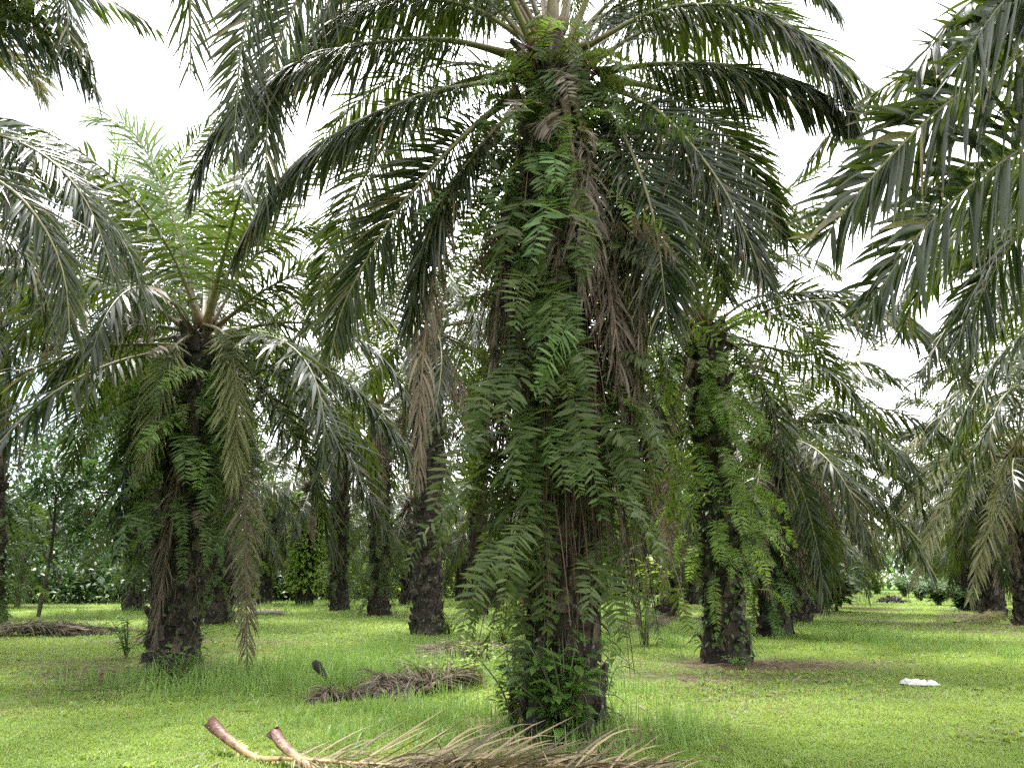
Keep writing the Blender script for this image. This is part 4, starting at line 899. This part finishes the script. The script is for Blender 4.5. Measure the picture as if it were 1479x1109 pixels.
creeper(lax, lax[2], .43, .3, 2.6, 130, .07, .16, 'dark creeper on the lower trunk of the left palm', 3, BROAD_DARK)

# broad-leaved trees behind on the left
def tree(px, Y, H, spread, n, l0, l1, label, seed, m, tr=.16):
    b = pix(px, 840, Y); g = np.random.default_rng(seed); rt = root('broadleaf_tree', (b[0], Y, gz(b[0], Y)), label, 'tree', 'broad-leaved trees behind the palms')
    S = Geo(); tube(S, through([np.array([0, 0, -.1]), np.array([g.normal(0, .2), g.normal(0, .2), H * .4]), np.array([g.normal(0, .4), g.normal(0, .4), H * .85])], 14), np.linspace(tr, tr * .3, 14), None, 8)
    Lf = Geo(); nb = 16
    for k in range(nb):
        a = k * 2.4; z0 = H * g.uniform(.25, .7); e = np.array([math.cos(a) * spread * g.uniform(.4, 1), math.sin(a) * spread * g.uniform(.4, 1), z0 + H * g.uniform(.05, .3)])
        P = through([np.array([0, 0, z0]), e * (.55, .55, 0) + (0, 0, (z0 + e[2]) / 2 + .2), e], 10); tube(S, P, np.linspace(tr * .35, .015, 10), None, 5)
        for c in (P[5], P[7], e): leaves(Lf, n // (nb * 3), c + g.normal(0, .3, 3), np.array([1, 1, .7]) * spread * g.uniform(.18, .34), l0, l1, .5, seed * 100 + k, droop=.9, shell=.1)
    link('trunk', S.mesh('trunk', WOOD), rt); link('crown', Lf.mesh('crown', m), rt)
tree(62, 33, 8.0, 3.6, 5200, .18, .34, 'slender broad-leaved tree with dark foliage near the left edge', 1, BROAD_DARK, .085)
tree(30, 45, 8.5, 4.5, 3600, .25, .45, 'dark broad-leaved tree behind the slender one near the left edge', 2, BROAD_DARK)
tree(400, 66, 10, 5, 3600, .3, .55, 'broad-leaved tree far behind, left of the vine-covered palm', 3, BROAD)
tree(660, 70, 10, 5, 3600, .3, .55, 'pale broad-leaved tree far behind, left of the slim reddish palm', 4, BROAD_PALE)
tree(870, 62, 8, 4, 3000, .3, .5, 'broad-leaved tree far behind, right of the centre trunk', 5, BROAD)

# undergrowth and far wood: masses nobody could count
def mass(name, pts, n, hgt, dep, l0, l1, seed, m):
    g = np.random.default_rng(seed); pts = np.asarray(pts, float); u = g.random(n) * (len(pts) - 1); k = np.minimum(u.astype(int), len(pts) - 2); f = (u - k)[:, None]
    c = pts[k] * (1 - f) + pts[k + 1] * f; c = c + g.normal(0, dep, (n, 2))
    top = hgt * (.35 + 1.1 * fbm(c[:, 0] / 3 + seed, c[:, 1] / 6, 3)); z = top * g.random(n) ** .7
    d = norm(g.normal(0, 1, (n, 3)) + (0, -.3, .5)); ln = g.uniform(l0, l1, n); G = Geo()
    strips(G, np.stack([c[:, 0], c[:, 1], z], 1), d, ln, ln * .45, np.cross(d, g.normal(0, .4, (n, 3)) + (0, 0, 1)), g.uniform(.3, 1.2, n), 2, prof=np.array([.3, 1, .06]), v=g.random(n))
    o = link(name, G.mesh(name, m)); o['kind'] = 'stuff'
mass('undergrowth', [(-42, 44), (-34, 50), (-24, 54), (-15, 62), (-6, 74)], 14000, 2.6, 1.6, .25, .6, 1, BROAD_DARK)
mass('undergrowth', [(-52, 44), (-36, 58), (-24, 66), (-10, 82), (8, 96), (26, 98)], 16000, 4.2, 2.0, .3, .8, 2, BROAD)
mass('undergrowth', [(-26, 60), (-14, 64), (-4, 66), (6, 70), (14, 74)], 12000, 3.4, 2.2, .25, .6, 7, BROAD_PALE)
mass('far_wood', [(-75, 70), (-45, 92), (-15, 108), (15, 118), (60, 116), (105, 95)], 26000, 9.5, 3.5, .5, 1.3, 3, BROAD_DARK)
mass('far_wood', [(48, 112), (85, 98), (110, 80)], 9000, 6.5, 3.0, .5, 1.2, 4, BROAD)

mass('undergrowth', [(-44, 46), (-36, 52), (-27, 56), (-18, 62)], 15000, 6.5, 1.6, .25, .6, 8, BROAD_DARK)
# ------------------------------------------------------------------ sky, sun, camera
w = bpy.data.worlds.new('World'); sc.world = w; w.use_nodes = True
nt = w.node_tree; N = nt.nodes; L = nt.links; N.clear()
SUN_EL, SUN_AZ = R(66), R(325)      # azimuth clockwise from +Y
sky = N.new('ShaderNodeTexSky'); sky.sky_type = 'NISHITA'; sky.sun_disc = False; sky.sun_elevation = SUN_EL; sky.sun_rotation = SUN_AZ; sky.air_density = 1.0; sky.dust_density = 2.0
bg = N.new('ShaderNodeBackground'); bg.inputs[1].default_value = .1; out = N.new('ShaderNodeOutputWorld')
tc = N.new('ShaderNodeTexCoord'); nz = N.new('ShaderNodeTexNoise'); nz.inputs['Scale'].default_value = 1.7; nz.inputs['Detail'].default_value = 6; L.new(tc.outputs['Generated'], nz.inputs['Vector'])
mr = N.new('ShaderNodeMapRange'); mr.inputs[1].default_value = .26; mr.inputs[2].default_value = .42; mr.inputs[3].default_value = .12; mr.inputs[4].default_value = 1.0; sx_ = N.new('ShaderNodeSeparateXYZ'); L.new(tc.outputs['Generated'], sx_.inputs[0])
ma = N.new('ShaderNodeMath'); ma.operation = 'MULTIPLY_ADD'; L.new(sx_.outputs[0], ma.inputs[0]); ma.inputs[1].default_value = .42; L.new(nz.outputs[0], ma.inputs[2]); L.new(ma.outputs[0], mr.inputs[0])
mx = N.new('ShaderNodeMix'); mx.data_type = 'RGBA'; L.new(mr.outputs[0], mx.inputs[0]); L.new(sky.outputs[0], mx.inputs[6]); mx.inputs[7].default_value = (14.4, 14.5, 14.7, 1)
L.new(mx.outputs[2], bg.inputs[0]); L.new(bg.outputs[0], out.inputs[0])

sd = bpy.data.lights.new('sun', 'SUN'); sd.energy = 3.2; sd.angle = R(13); sd.color = (1, .96, .9)
so = bpy.data.objects.new('sun', sd); COL.objects.link(so)
# direction towards the sun
dx, dy, dz = math.sin(SUN_AZ) * math.cos(SUN_EL), math.cos(SUN_AZ) * math.cos(SUN_EL), math.sin(SUN_EL)
so.rotation_euler = (math.atan2(math.hypot(dx, dy), dz), 0, math.atan2(dx, -dy))
so.location = (0, 0, 30)

cd = bpy.data.cameras.new('camera'); co = bpy.data.objects.new('camera', cd); COL.objects.link(co)
cd.sensor_width = 36; cd.lens = F / PW * 36; cd.clip_start = .05; cd.clip_end = 1500
co.location = (0, 0, CAM_H); co.rotation_euler = (math.pi / 2 + PITCH, 0, 0); sc.camera = co

sc.view_settings.view_transform = 'Standard'; sc.view_settings.look = 'None'; sc.view_settings.exposure = 1.85; sc.view_settings.gamma = 1
sc.render.engine = 'CYCLES'
cy_ = sc.cycles; cy_.max_bounces = 7; cy_.diffuse_bounces = 4; cy_.glossy_bounces = 2; cy_.transmission_bounces = 4; cy_.transparent_max_bounces = 4
cy_.use_denoising = False
